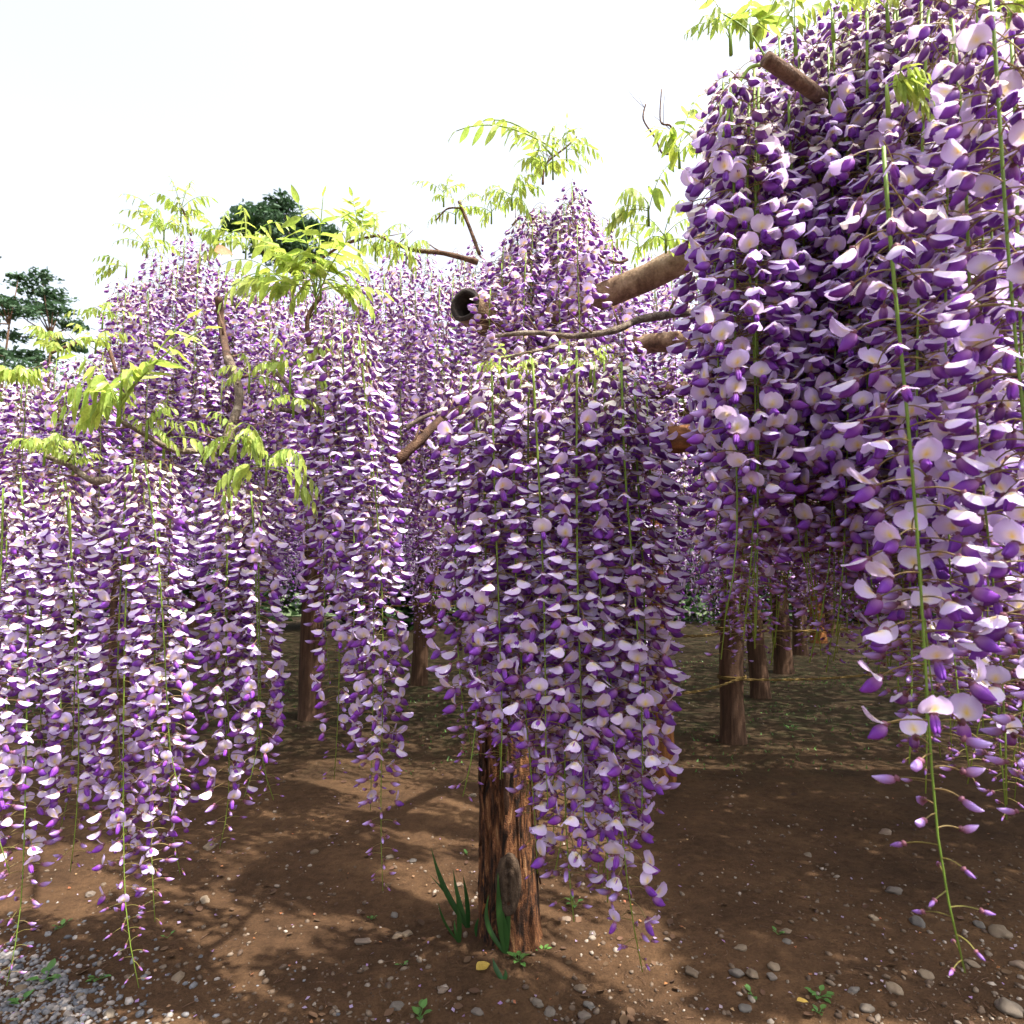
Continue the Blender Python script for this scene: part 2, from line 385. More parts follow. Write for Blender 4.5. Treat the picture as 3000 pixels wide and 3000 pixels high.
# stones
def blob(r, seed, sub=1, flat=0.6):
    import bmesh
    bm = bmesh.new()
    bmesh.ops.create_icosphere(bm, subdivisions=sub, radius=1)
    o = Vector((seed * 3.7, seed * 1.3, 0))
    V = []
    for v in bm.verts:
        k = 1 + 0.42 * noise.noise(v.co * 1.1 + o) + 0.13 * noise.noise(v.co * 3 + o)
        V.append((v.co.x * k * r * (1.25 if seed % 2 else 1.0), v.co.y * k * r, v.co.z * k * r * flat))
    F = [tuple(v.index for v in f.verts) for f in bm.faces]
    bm.free()
    return np.array(V), np.array(F)
stone_me = [mesh_from('stone', *blob(1, s, 3, 0.5 + 0.06 * (s % 4)), M['stone']) for s in range(9)]
STONES = [(1700, 2905, 34, 'rounded pinkish brown stone, topmost of the stone cluster right of the post foot'),
 (1727, 2945, 28, 'rounded tan stone at the right of the stone cluster near the bottom'),
 (1712, 2975, 36, 'broad brown stone, lowest of the stone cluster right of the post foot'),
 (1572, 2950, 30, 'upright grey brown stone left of the stone cluster at the bottom'),
 (1612, 2968, 30, 'rough brown stone beside the upright stone at the bottom'),
 (1062, 2757, 38, 'long pale grey stone on soil left of the narrow green shoots'),
 (1165, 2745, 28, 'angular tan stone beside a pale grey stone in a dug hollow'),
 (1194, 2738, 26, 'pale grey stone at the right end of a pair in a dug hollow'),
 (1163, 2950, 38, 'blue grey flat stone with small stones beside it near bottom'),
 (1378, 2738, 26, 'rounded brown stone just left of the peeling post foot'),
 (1210, 2522, 20, 'small round light stone on dark soil left of the post'),
 (1142, 2518, 22, 'flat light stone left of the small round light stone'),
 (1385, 2327, 18, 'round pinkish stone touching sunlit soil behind the peeling post'),
 (1343, 2590, 24, 'flat grey stone just above the tips of the green shoots'),
 (1156, 2682, 20, 'pale egg shaped stone above the dug hollow'),
 (1398, 2975, 30, 'grey brown stone cut by the bottom edge below the yellow leaf'),
 (1298, 2918, 26, 'brown stone left of the fallen yellow leaf'),
 (2028, 2852, 40, 'smooth round dark grey stone alone on the soil'),
 (2160, 2862, 38, 'flat angular tan stone beside an oval pale stone'),
 (2206, 2868, 34, 'oval pale stone right of the flat angular tan stone'),
 (2262, 2874, 26, 'upright pale grey stone right of the oval stone'),
 (2172, 2790, 30, 'rounded greyish tan stone above the flat angular tan stone'),
 (2266, 2840, 32, 'elongated brown stone lying diagonally beyond the pale grey stone'),
 (2622, 2918, 34, 'round brown stone under the tip of the nearest raceme'),
 (2540, 2968, 36, 'wide dark brown stone near the bottom edge under nearest raceme'),
 (2500, 2912, 26, 'brown stone in front of a small green weed clump'),
 (2182, 2958, 36, 'pale grey green stone with worn patches near the bottom edge'),
 (2305, 2765, 22, 'small dark blue grey stone among pale pebbles'),
 (2300, 2738, 26, 'flat tan stone just beyond the dark blue grey stone'),
 (2366, 2498, 20, 'rough tan stone half buried in shaded soil'),
 (2595, 2442, 24, 'crumbly tan stone far right under the drooping buds'),
 (2620, 2605, 36, 'flat brown stone left of the nearest drooping stem'),
 (2930, 2738, 40, 'large flat sunlit tan stone at the right side'),
 (2868, 2715, 26, 'pale flat stone left of the large sunlit stone'),
 (2955, 2975, 42, 'dark long stone in the bottom right corner'),
 (2712, 2868, 32, 'tan stone right of the tip of the nearest raceme'),
 (2850, 2835, 32, 'brown angular stone right of the nearest raceme tip'),
 (2985, 2840, 28, 'small pale stone at the right edge'),
 (2560, 2690, 24, 'reddish tan stone among pebbles left of the nearest stem'),
 (2690, 2705, 30, 'grey flat stone among pebbles beneath pale drooping buds'),
 (1735, 2745, 24, 'pale upright stone right of the peeling post foot'),
 (1660, 2720, 26, 'brown stone close to the right side of the post foot'),
 (615, 2490, 30, 'light brown flat stone among the pebbles on the left'),
 (600, 2640, 26, 'rounded brown stone near grey pebbles on the left'),
 (265, 2625, 24, 'light grey flat stone beside the gravel patch'),
 (520, 2870, 30, 'brown buried stone right of the gravel patch'),
 (320, 2980, 26, 'grey stone at the edge of the gravel patch'),
 (60, 2905, 26, 'pinkish stone lying on the grey gravel'),
 (235, 2925, 22, 'pale tan stone lying on the grey gravel'),
 (920, 2500, 22, 'tan stone on the sunlit soil under the left racemes')]
for i, (px, py, w, lab) in enumerate(STONES):
    g = ground_at(px, py)
    r = w / FPX * g.length * 0.5
    o = link('stone', stone_me[i % 9], None, (g.x, g.y, hgt(g.x, g.y) + r * 0.18))
    o.scale = (r, r * rng.uniform(0.8, 1.0), r * rng.uniform(0.75, 1.1))
    o.rotation_euler = (rng.uniform(-.25, .25), rng.uniform(-.25, .25), rng.uniform(0, 6.28))
    tag(o, lab, 'stone', 'larger stones lying on the bare soil')

def scatter_stones(name, N, sampler, rlo, rhi, mat, flat=0.6, sub=1):
    tpl = [blob(1, s, sub, flat) for s in range(5)]
    Vs, Fs, n = [], [], 0
    for i in range(N):
        x, y = sampler()
        V, F = tpl[i % 5]
        r = rlo * (rhi / rlo) ** (rng.random() ** 2.2)
        a = rng.uniform(0, 6.28); c, s = math.cos(a), math.sin(a)
        Rm = np.array(Euler((rng.uniform(-.5, .5), rng.uniform(-.5, .5), a)).to_matrix())
        W = (V * (r, r * rng.uniform(.7, 1), r)) @ Rm.T
        W = W + (x, y, hgt(x, y) + r * rng.uniform(0.0, 0.3))
        Vs.append(W); Fs.append(F + n); n += len(V)
    return tag(link(name, mesh_from(name, np.concatenate(Vs), np.concatenate(Fs), mat, smooth=True)), kind='stuff')
def leaflet_flat(s_):
    V, F = [], []
    for i in range(5):
        t = i / 4; w = .38 * math.sin(math.pi * (.04 + .92 * t))
        for q in (-1, 0, 1): V.append((s_ * (t * 2 - 1), s_ * q * w * 2, s_ * (.35 * abs(q) * w + .3 * (t - .5) ** 2)))
    for i in range(4):
        for q in (0, 1):
            b = i * 3 + q; F.append((b, b + 3, b + 4, b + 1))
    return V, F
def samp_soil():
    while True:
        px, py = rng.uniform(-200, 3200), 2000 + 1150 * rng.random() ** 0.65
        g = ground_at(px, py)
        if noise.noise(Vector((g.x * 2.2, g.y * 2.2, 5))) + rng.uniform(-.5, .7) + (0.25 if px > 1900 and py > 2500 else 0) > 0.0: return g.x, g.y
def samp_gravel():
    while True:
        x, y = rng.uniform(-2.4, -0.3), rng.uniform(1.2, 2.5)
        e = GRAVEL_EDGE(x, y)
        if e < 0 or rng.random() < math.exp(-e * 7) * 0.4: return x, y
o = scatter_stones('pebbles', 3800, samp_soil, 0.0025, 0.0115, M['pebble'])
tag(o, 'small brown and pale pebbles strewn over the bare soil', 'pebbles')
o = scatter_stones('gravel', 15000, samp_gravel, 0.004, 0.013, M['gravel'], 0.65)
tag(o, 'blue grey gravel patch in the bottom left corner', 'gravel')

# fallen petals and leaf bits
mb = MB()
for i in range(600):
    px, py = rng.uniform(-100, 3100), 1950 + 1150 * rng.random() ** 0.9
    g = ground_at(px, py); s = rng.uniform(.003, .0075); a = rng.uniform(0, 6.28)
    c, d = math.cos(a) * s, math.sin(a) * s
    z = hgt(g.x, g.y) + 0.004
    t = [rng.uniform(0, .006) for _ in range(4)]
    cc = rng.choice([(0.42, 0.32, 0.50), (0.48, 0.40, 0.48), (0.35, 0.22, 0.45), (0.35, 0.22, 0.12), (0.4, 0.16, 0.07)])
    mb.add([(g.x + c, g.y + d, z + t[0]), (g.x - d * .7, g.y + c * .7, z + t[1]), (g.x - c, g.y - d, z + t[2]), (g.x + d * .7, g.y - c * .7, z + t[3])], [(0, 1, 2, 3)], cc)
tag(link('fallen_petals', mb.mesh('fallen_petals', M['petal'])), 'tiny fallen petals and leaf crumbs scattered over the soil', 'petals', kind='stuff')

mb = MB()
for i in range(420):
    px, py = rng.uniform(-100, 3100), 2050 + 1050 * rng.random() ** 0.9
    g = ground_at(px, py); a = rng.uniform(0, 6.28); l = rng.uniform(.01, .045)
    z = hgt(g.x, g.y) + .003
    d = Vector((math.cos(a), math.sin(a), 0)) * l; b = Vector((-d.y, d.x, 0)) * rng.uniform(-.2, .2)
    V, F = tube([(g.x, g.y, z), tuple(Vector((g.x, g.y, z + .002)) + d * .5 + b), tuple(Vector((g.x, g.y, z)) + d)], [.0012, .0010, .0006], 4)
    mb.add(V, F)
tag(link('fallen_twigs', mb.mesh('fallen_twigs', M['twig'])), 'short dead twigs strewn over the bare soil', 'twigs', kind='stuff')
mb = MB()
for i in range(260):
    px, py = rng.uniform(-100, 3100), 2000 + 1100 * rng.random() ** 0.9
    g = ground_at(px, py); s_ = rng.uniform(.006, .016)
    V, F = leaflet_flat(s_)
    m_ = np.array(Euler((rng.uniform(-.5, .5), rng.uniform(-.4, .4), rng.uniform(0, 6.28))).to_matrix())
    mb.add(np.array(V) @ m_.T + (g.x, g.y, hgt(g.x, g.y) + .005), F)
tag(link('dead_leaves', mb.mesh('dead_leaves', M['dead_leaf'])), 'small curled brown dead leaves lying on the soil', 'leaves', kind='stuff')

# thin ground cover under the trellis, further back
mb = MB()
for i in range(9000):
    y = 3.7 + 6 * rng.random() ** 0.9; x = rng.uniform(-1.2 * y * .8, 1.1 * y * .9)
    if noise.noise(Vector((x * 1.1, y * 1.1, 9))) + rng.uniform(-.35, .35) < 0.05: continue
    a = rng.uniform(0, 6.28); h = rng.uniform(.006, .024); w = rng.uniform(.003, .008)
    z = hgt(x, y); lx, ly = rng.uniform(-.015, .015), rng.uniform(-.015, .015)
    mb.add([(x - w * math.cos(a), y - w * math.sin(a), z), (x + w * math.cos(a), y + w * math.sin(a), z), (x + lx, y + ly, z + h)], [(0, 1, 2)])
tag(link('ground_cover', mb.mesh('ground_cover', M['weed'])), 'sparse low green ground cover on shaded soil under the trellis', 'ground cover', kind='stuff')

# ------------------------------------------------------------------ flowers
YEL = np.array((0.84, 0.62, 0.07)); WHT = np.array((0.86, 0.83, 0.90)); LIL = np.array((0.65, 0.50, 0.85)); CRM = np.array((0.84, 0.79, 0.66))
KP = np.array((0.265, 0.06, 0.48)); KB = np.array((0.44, 0.22, 0.42)); CAL = np.array((0.17, 0.065, 0.085)); PED = np.array((0.30, 0.22, 0.09))
def rot_y(a):      # direction in the xz plane at elevation a
    return np.array((math.cos(a), 0, math.sin(a)))
def petal_grid(base, phi0, th, length, W, curl, ns, nw, age, lr, twist=0, ruffle=0.03):
    V, C = [], []
    p = np.array(base, float)
    prev_s = 0
    k = lr.uniform(0, 6)
    for i in range(ns + 1):
        s = i / ns
        ph = phi0 + (th - phi0) * min(1, s * 1.9) ** 0.8
        d = rot_y(ph); nrm = np.array((-d[2], 0, d[0]))
        p = p + d * (length * (s - prev_s)); prev_s = s
        ww = W * max(0.10, (1 - abs((s - 0.52) / 0.54) ** 2.3)) ** 0.62 if s < 1 else W * 0.30
        for j in range(nw + 1):
            w = -1 + 2 * j / nw
            y = w * ww
            off = -curl * (w * w) * ww
            back = -0.06 * length * (w * w < 0.05) * (s > 0.99)        # notch
            q = p + nrm * (off + ruffle * math.sin(4 * w + 5 * s + k) * s) + np.array((0, y, 0)) + d * back + np.array((0, twist * s, 0))
            V.append(q)
            e = min(1, s * 0.75 + abs(w) * 0.6) ** (0.8 if th > .4 else 1.7)
            c = WHT * (1 - e) + LIL * e
            yl = max(0, 1 - ((s - 0.36) / 0.24) ** 2) * max(0, 1 - (w / 0.40) ** 2)
            c = c * (1 - yl) + YEL * yl
            c = c * (1 - age) + CRM * age
            g0 = max(0, 1 - s / .18) * .5
            c = c * (1 - g0) + np.array((0.40, 0.24, 0.36)) * g0
            C.append(c)
    F = []
    for i in range(ns):
        for j in range(nw):
            a = i * (nw + 1) + j
            F.append((a, a + 1, a + nw + 2, a + nw + 1))
    return np.array(V), F, np.array(C)
def pod(base, a0, a1, length, r, n, m, c0, c1, squash=0.7, pw=0.75, c2=None):
    """curved teardrop from base, direction turning a0 -> a1."""
    V, C = [], []
    p = np.array(base, float)
    for i in range(m + 1):
        u = i / m
        a = a0 + (a1 - a0) * u
        d = rot_y(a); nrm = np.array((-d[2], 0, d[0]))
        if i: p = p + d * (length / m)
        rr = r * max(0.12, math.sin(math.pi * min(1, 0.06 + 0.94 * u ** pw)) ** 0.8)
        for k in range(n):
            b = 2 * math.pi * k / n
            V.append(p + nrm * (math.cos(b) * rr) + np.array((0, math.sin(b) * rr * squash, 0)))
            e = min(1, u * 2.0)
            C.append(c0 * (1 - e) + c1 * e if c2 is None else (c0 * (1 - e) + c1 * e) * (1 - max(0, u - .5) * 2) + c2 * max(0, u - .5) * 2)
    F = []
    for i in range(m):
        for k in range(n):
            q, b = i * n + k, i * n + (k + 1) % n
            F.append((q, b, b + n, q + n))
    F.append(tuple(range(m * n, m * n + n)))
    return np.array(V), F, np.array(C)
def flower(kind, lod, lr):
    """unit flower: attaches at the origin, points out along +X. Returns named groups."""
    G = {}
    mb = MB()
    P = lr.uniform(1.15, 1.5)
    old, bud, tiny = kind == 'old', kind == 'bud', kind == 'tiny'
    if bud: P *= 0.8
    if tiny: P *= 0.9
    npd = {0: 4, 1: 2, 2: 1}[lod]
    pts = []
    drop = lr.uniform(0.0, 0.25) if not old else lr.uniform(0.1, 0.5)
    for i in range(npd + 1):
        t = i / npd
        pts.append((P * t, 0.05 * math.sin(3 * t), P * (0.20 * t - (0.20 + drop) * t ** 2.2)))
    if lod < 2 or lr.random() < .4:
        V, F = tube(pts, [0.034] * len(pts), 3, False)
        mb.add(V, F, PED if not tiny else (0.25, 0.22, 0.06))
    C0 = np.array(pts[-1])
    a = lr.uniform(-0.9, -0.3) if not old else lr.uniform(-1.3, -0.7)
    n, m = {0: (6, 3), 1: (4, 1), 2: (3, 1)}[lod]
    if lod < 2:
        V, F, C = pod(C0 - rot_y(a) * .02, a, a, 0.26, 0.15, n, max(2, m), CAL * .8, CAL * 1.5 + (.06, .03, .05), 1.0, 0.55)
        mb.add(V, F, C)
    b0 = C0 + rot_y(a) * 0.10
    if tiny:
        V, F, C = pod(b0, a, a + 0.3, 0.62, 0.13, n, {0: 4, 1: 3, 2: 2}[lod], CAL, KP * .6 + LIL * .25, 0.8)
        mb.add(V, F, C)
        return {'all': mb}
    if bud:
        V, F, C = pod(b0, a, a + 0.75, 0.88, 0.19, n, {0: 6, 1: 3, 2: 2}[lod], CAL * 1.6, KP * .5 + LIL * .5, 0.75, 0.8, LIL * 1.1)
        mb.add(V, F, C)
        return {'all': mb}
    G['calyx'] = mb
    kb = MB()
    ka = lr.uniform(-1.45, -0.75) if not old else lr.uniform(-1.6, -1.1)
    dk = KP if not old else KP * 0.7 + np.array((0.06, 0.03, 0.05))
    m_ = {0: 6, 1: 3, 2: 2}[lod]
    if lod == 0:
        for sgn in (-1, 1):                                   # the two wings closed over the keel
            V, F, C = pod(b0 + np.array((0, 0.045 * sgn, 0)), ka, ka + 0.85, 0.80, 0.235, 6, m_, KB, dk * (1.0 if sgn > 0 else 0.9), 0.45, 0.85)
            kb.add(V, F, C)
    else:
        V, F, C = pod(b0, ka, ka + 0.8, 0.80, 0.27, n, m_, KB, dk, 0.7, 0.85)
        kb.add(V, F, C)
    G['keel'] = kb
    bb = MB()
    ns, nw = {0: (6, 6), 1: (3, 2), 2: (1, 2)}[lod]
    if kind == 'open': th, curl, W, ln = lr.uniform(1.25, 1.95), lr.uniform(-0.22, 0.22), lr.uniform(.46, .56), .90
    elif kind == 'semi': th, curl, W, ln = lr.uniform(0.5, 1.15), lr.uniform(0.05, .45), lr.uniform(.42, .52), .88
    elif kind == 'old': th, curl, W, ln = lr.uniform(-0.9, -0.1), lr.uniform(.5, .9), lr.uniform(.28, .40), .75
    else: th, curl, W, ln = lr.uniform(-0.60, -0.05), lr.uniform(.40, .80), lr.uniform(.40, .48), .92
    V, F, C = petal_grid(b0 + np.array((-.02, 0, .06)), a + 0.5, th, ln, W, curl, ns, nw, 0.85 if old else lr.choice([0, 0, .12, .25]), lr,
                         lr.uniform(-.15, .15), 0.045 if not old else 0.09)
    bb.add(V, F, C)
    G['banner'] = bb
    return G
def merged(G):
    mb = MB()
    for g in G.values():
        if not g.V: continue
        V = np.concatenate(g.V); C = np.concatenate(g.C)
        mb.add(V, g.F, C)
    return mb
lr = random.Random(3)
COUNT = {'old': 4, 'cap': 7, 'semi': 5, 'open': 5, 'bud': 4, 'tiny': 3}
FL = {l: {k: [flower(k, l, lr) for _ in range(n)] for k, n in COUNT.items()} for l in (0, 1, 2)}
NEAR = {k: [merged(g).mesh('flower', M['petal']) for g in gs] for k, gs in FL[0].items()}
SPLIT = {k: [{n: mb.mesh(n, M['petal']) for n, mb in g.items()} for g in gs] for k, gs in FL[0].items()}
ARR = {l: {k: [(np.concatenate(m.V), m.F, np.concatenate(m.C)) for m in (merged(g) for g in gs)] for k, gs in FL[l].items()} for l in (1, 2)}

def curve_fn(D, lr, curlmax=0.03):
    L = D.length
    b = Vector((lr.uniform(-1, 1), lr.uniform(-1, 1), 0)) * 0.018 * L
    w = Vector((lr.uniform(-1, 1), lr.uniform(-1, 1), 0)) * 0.006
    tipc = Vector((lr.uniform(-1, 1), lr.uniform(-.6, .6), 0)) * curlmax
    ph = lr.uniform(0, 6)
    def f(t):
        return D * t + b * math.sin(math.pi * t) + w * math.sin(7 * t + ph) * min(1, t * 4) + tipc * max(0, (t - .8) / .2) ** 2
    return f
def layout(D, lr, S, step=0.0092, t0=-0.015, bloom=None, thin=1.0):
    """list of (t, azimuth, kind, size, pitch)"""
    L = D.length
    bloom = bloom or lr.uniform(0.74, 0.86)
    out = []
    z = L * t0; az = lr.uniform(0, 6.28)
    while z < L * 0.995:
        t = z / L
        az += 2.513 + lr.gauss(0, .11)
        if t < 0.10: kind = lr.choice(['old', 'old', 'cap'])
        elif t < 0.22: kind = lr.choice(['old', 'cap', 'cap', 'cap', 'semi'])
        elif t < bloom * .72: kind = lr.choices(['cap', 'semi', 'open'], [9, 1.3, 0.6])[0]
        elif t < bloom: kind = lr.choices(['cap', 'semi', 'open', 'bud'], [3.2, 3, 3.4, .6])[0]
        elif t < bloom + (1 - bloom) * .42: kind = lr.choices(['open', 'bud', 'semi'], [.6, 5, .5])[0]
        else: kind = 'tiny' if lr.random() < .75 else 'bud'
        q = (t - bloom) / (1 - bloom)
        size = S * lr.uniform(.90, 1.08) * (0.82 + 0.18 * min(1, t * 8))
        if q > 0: size *= 1 - 0.52 * q ** 0.9
        pit = lr.uniform(-.10, .14) + (0.25 if t < .15 else 0)
        if lr.random() < thin: out.append((t, az, kind, size, pit))
        z += step * S / .034 * lr.uniform(.6, 1.4) * (1 if q < 0 else 1 + .5 * q)
    return out
def stem_mesh(f, L, r, n=6, seg=14):
    pts = [f(i / seg) for i in range(seg + 1)]
    return tube(pts, [r * (1 - .62 * i / seg) for i in range(seg + 1)], n)

STATS = [0, 0]
def near_raceme(top, bot, label, group, S=.034, split=False, seed=None, thin=1.0, bloom=None, step=.0082):
    lr = random.Random(seed if seed is not None else rng.random())
    root = tag(empty('wisteria_raceme', top), label, 'wisteria raceme', group)
    D = Vector(bot) - Vector(top)
    f = curve_fn(D, lr)
    V, F = stem_mesh(f, D.length, S * .075)
    link('stem', mesh_from('stem', V, F, M['stem']), root)
    lay = layout(D, lr, S, thin=thin, bloom=bloom, step=step)
    for (t, az, kind, size, pit) in lay[:298]:
        v = lr.randrange(COUNT[kind])
        mat = Matrix.Translation(f(t)) @ Matrix.Rotation(az, 4, 'Z') @ Matrix.Rotation(pit, 4, 'Y') @ Matrix.Rotation(lr.gauss(0, .11), 4, 'X') @ Matrix.Scale(size, 4)
        if split and kind not in ('bud', 'tiny'):
            me = SPLIT[kind][v]
            o = bpy.data.objects.new('flower', me['calyx']); o.parent = root; o.matrix_basis = mat; col.objects.link(o)
            for nm, mn in (('banner_petal', 'banner'), ('keel_petal', 'keel')):
                c = bpy.data.objects.new(nm, me[mn]); c.parent = o; col.objects.link(c)
        else:
            o = bpy.data.objects.new('flower' if kind not in ('bud', 'tiny') else 'bud', NEAR[kind][v]); o.parent = root; o.matrix_basis = mat; col.objects.link(o)
        STATS[0] += 1
    return root
def raceme_arrays(D, lr, S, lod, step=.0068, stem_n=4):
    f = curve_fn(D, lr)
    Vs, Fs, Cs, n = [], [], [], 0
    for (t, az, kind, size, pit) in layout(D, lr, S, step=step):
        V, F, C = lr.choice(ARR[lod][kind])
        m = Matrix.Rotation(az, 3, 'Z') @ Matrix.Rotation(pit, 3, 'Y')
        W = (V * size) @ np.array(m).T + np.array(f(t))
        Vs.append(W); Cs.append(C); Fs += [tuple(i + n for i in q) for q in F]; n += len(V)
    return f, np.concatenate(Vs), Fs, np.concatenate(Cs)
MID = []
for k, L in enumerate([0.62, 0.7, 0.8, 0.9, 1.0, 1.1, 1.2, 0.75, 0.95, 1.05]):
    lr = random.Random(100 + k)
    D = Vector((lr.uniform(-.02, .02), lr.uniform(-.02, .02), -L))
    f, V, F, C = raceme_arrays(D, lr, .034, 1)
    me = mesh_from('flowers', V, F, M['petal'], C)
    V, F = stem_mesh(f, L, .0022, 4, 8)
    MID.append((L, me, mesh_from('stem', V, F, M['stem'])))
def mid_raceme(top, L, label, group, S=1.0):
    want = L / S
    c = sorted(MID, key=lambda q: abs(q[0] - want) + rng.uniform(0, .12))[0]
    root = tag(empty('wisteria_raceme', top), label, 'wisteria raceme', group)
    root.rotation_euler = (rng.uniform(-.03, .03), rng.uniform(-.03, .03), rng.uniform(0, 6.28))
    root.scale = (S, S, L / c[0])
    link('stem', c[2], root)
    o = link('flowers', c[1], root); o['kind'] = 'stuff'
    STATS[1] += 1
    return root

GRP = 'long wisteria racemes hanging from the flower trellis'
# explicit racemes whose stems or tips stand clear: top px, top py, bottom px, bottom py, distance, label
HERO = [
 (2588, 430, 2782, 2845, .74, 'nearest raceme at the right with thick bare green stem and sparse drooping buds'),
 (2790, 60, 2950, 2350, .80, 'long near raceme right of the thick stemmed one, tip hanging over stony soil'),
 (2960, 80, 3010, 2480, .78, 'near raceme cut by the right edge of the photo'),
 (2900, -60, 3120, 2300, .72, 'raceme just past the right edge with large open flowers'),
 (2620, 260, 2690, 2230, .95, 'raceme ending in tiny buds left of the thick bare stem'),
 (2660, 180, 2742, 2330, .98, 'slender raceme with bud tip just behind the thick bare stem'),
 (2480, 380, 2465, 1862, 1.02, 'right one of two racemes whose bare green tips cross'),
 (2395, 420, 2505, 1850, 1.05, 'left one of two racemes whose bare green tips cross'),
 (2215, 330, 2222, 1868, 1.02, 'raceme with straight bare tip and few buds in front of dark posts'),
 (2140, 230, 2165, 1815, 1.0, 'raceme whose bare green tip curves left in front of the post with rope'),
 (2310, 260, 2330, 1700, 1.05, 'raceme ending in pale buds between the curved tip and the crossing tips'),
 (2112, 300, 2118, 1560, 1.1, 'leftmost raceme of the big right mass, hanging from the arching green stem'),
 (395, 1345, 378, 2890, 1.5, 'longest raceme left of centre, bare lower stem nearly reaching the soil'),
 (375, 1360, 372, 2480, 1.55, 'full raceme just left of the longest left raceme'),
 (470, 1350, 440, 2700, 1.56, 'raceme with dark small buds right of the longest left raceme'),
 (500, 1360, 495, 2560, 1.62, 'raceme with thin tip over the sunlit soil patch on the left'),
 (425, 1350, 500, 2350, 1.45, 'broad raceme with open flowers at the front of the left clump'),
 (60, 1400, 40, 2885, 1.5, 'long raceme near the left edge with bare tip over grey gravel'),
 (190, 1410, 215, 2560, 1.52, 'raceme right of the left edge raceme, few buds at its tip'),
 (10, 1430, -20, 2560, 1.45, 'raceme cut by the left edge of the photo'),
 (205, 1440, 212, 2420, 1.6, 'raceme at the right end of the far left clump'),
 (130, 1410, 120, 2330, 1.62, 'raceme between the two long racemes of the far left clump'),
 (680, 1450, 678, 2490, 1.62, 'raceme ending in hanging dark buds above the soil, third clump from left'),
 (735, 1440, 745, 2330, 1.6, 'raceme with large open lower flowers, right side of third clump'),
 (768, 1460, 775, 2340, 1.64, 'outermost right raceme of the third clump from left'),
 (655, 1440, 650, 2180, 1.62, 'left raceme of the third clump from left'),
 (945, 960, 982, 2290, 1.6, 'raceme with sparse bare tip before the dark post, fourth clump'),
 (1050, 950, 1115, 2600, 1.5, 'longest raceme of the fourth clump, thin bare tip over the soil'),
 (1070, 1000, 1085, 2380, 1.55, 'full raceme beside the longest one of the fourth clump'),
 (945, 1000, 950, 2000, 1.62, 'left raceme of the fourth clump, white at its top'),
 (1000, 940, 1035, 1980, 1.55, 'middle raceme of the fourth clump, ending before the dark post'),
 (1085, 1060, 1095, 1900, 1.65, 'rightmost raceme of the fourth clump, ending beside the bare trunk'),
 (1350, 1090, 1352, 2190, 1.32, 'sparse raceme at the left side of the central clump'),
 (1400, 1070, 1402, 2330, 1.3, 'raceme ending over the peeling post of the central clump'),
 (1440, 1050, 1480, 2280, 1.25, 'raceme hanging in front of the upper part of the peeling post'),
 (1500, 1080, 1580, 2550, 1.28, 'raceme whose bare curved tip hangs before the post knot'),
 (1560, 1050, 1600, 2360, 1.22, 'full raceme at the middle of the central clump'),
 (1640, 1000, 1655, 2690, 1.26, 'raceme with long straight stem and dark buds right of the post'),
 (1690, 1020, 1720, 2560, 1.22, 'dense raceme right of the straight stem one, central clump'),
 (1740, 1060, 1850, 2860, 1.22, 'longest raceme of the central clump, tip low over the soil'),
 (1770, 1030, 1790, 2640, 1.28, 'raceme behind the longest one of the central clump'),
 (1820, 1060, 1900, 2380, 1.2, 'raceme with white flowers on the right side of the central clump'),
 (1860, 1120, 1900, 2420, 1.28, 'rightmost raceme of the central clump, before the orange post'),
 (1895, 1160, 1905, 2140, 1.35, 'outer right raceme of the central clump, ending beside the orange post'),
]
for i, (a, b, c, d, Y, lab) in enumerate(HERO):
    top, bot = at(a, b, Y), at(c, d, Y)
    near_raceme(top, bot, lab, GRP, S=(.0315 if 12 <= i < 32 else .034), split=(i < 12), seed=500 + i, step=(.0105 if i < 1 else .0082), bloom=(.74 if i in (0, 17, 12) else (.70 if i in (6, 7, 8, 9) else (.90 if i in (37, 38, 40, 41, 42) else (.86 if i in (39, 14, 18, 28) else None)))))
def outline(pts):
    xs, ys = zip(*pts)
    return lambda x: float(np.interp(x, xs, ys))
def cluster(n, x0, x1, top, bot, d0, d1, near, label, jt=60, jb=120, dtop=0, S=.034, thin=1.0):
    """n racemes between pixel columns, tops along an outline; deeper ones higher by dtop."""
    pxs = sorted(x0 + (x1 - x0) * (i + rng.random()) / n for i in range(n))
    for i, px in enumerate(pxs):
        lab = ORD[i] + ' from the left among ' + label
        u = rng.random(); Y = d0 + (d1 - d0) * u
        ty = top(px) + (1 - u) * dtop + rng.uniform(-.3, 1) * jt
        by = bot(px) + rng.uniform(-1, 1) * jb
        by = max(by, ty + 250)
        T, B = at(px, ty, Y), at(px + rng.uniform(-8, 14), by, Y)
        if B.z < 0.12: B.z = 0.12
        if near: near_raceme(T, B, lab, GRP_OF[label], S=S * (.93 if 1.6 <= d1 <= 2.05 and px < 1200 else 1), thin=thin)
        else: mid_raceme(T, (T - B).length, lab, GRP_OF[label])
GRP_OF = {}
_u = 'first second third fourth fifth sixth seventh eighth ninth tenth eleventh twelfth thirteenth fourteenth fifteenth sixteenth seventeenth eighteenth nineteenth'.split()
ORD = _u + [w for t, e in (('twenty', 'twentieth'), ('thirty', 'thirtieth'), ('forty', 'fortieth'), ('fifty', 'fiftieth')) for w in [e] + [t + '-' + v for v in _u[:9]]]
def G(label, grp):
    GRP_OF[label] = grp; return label
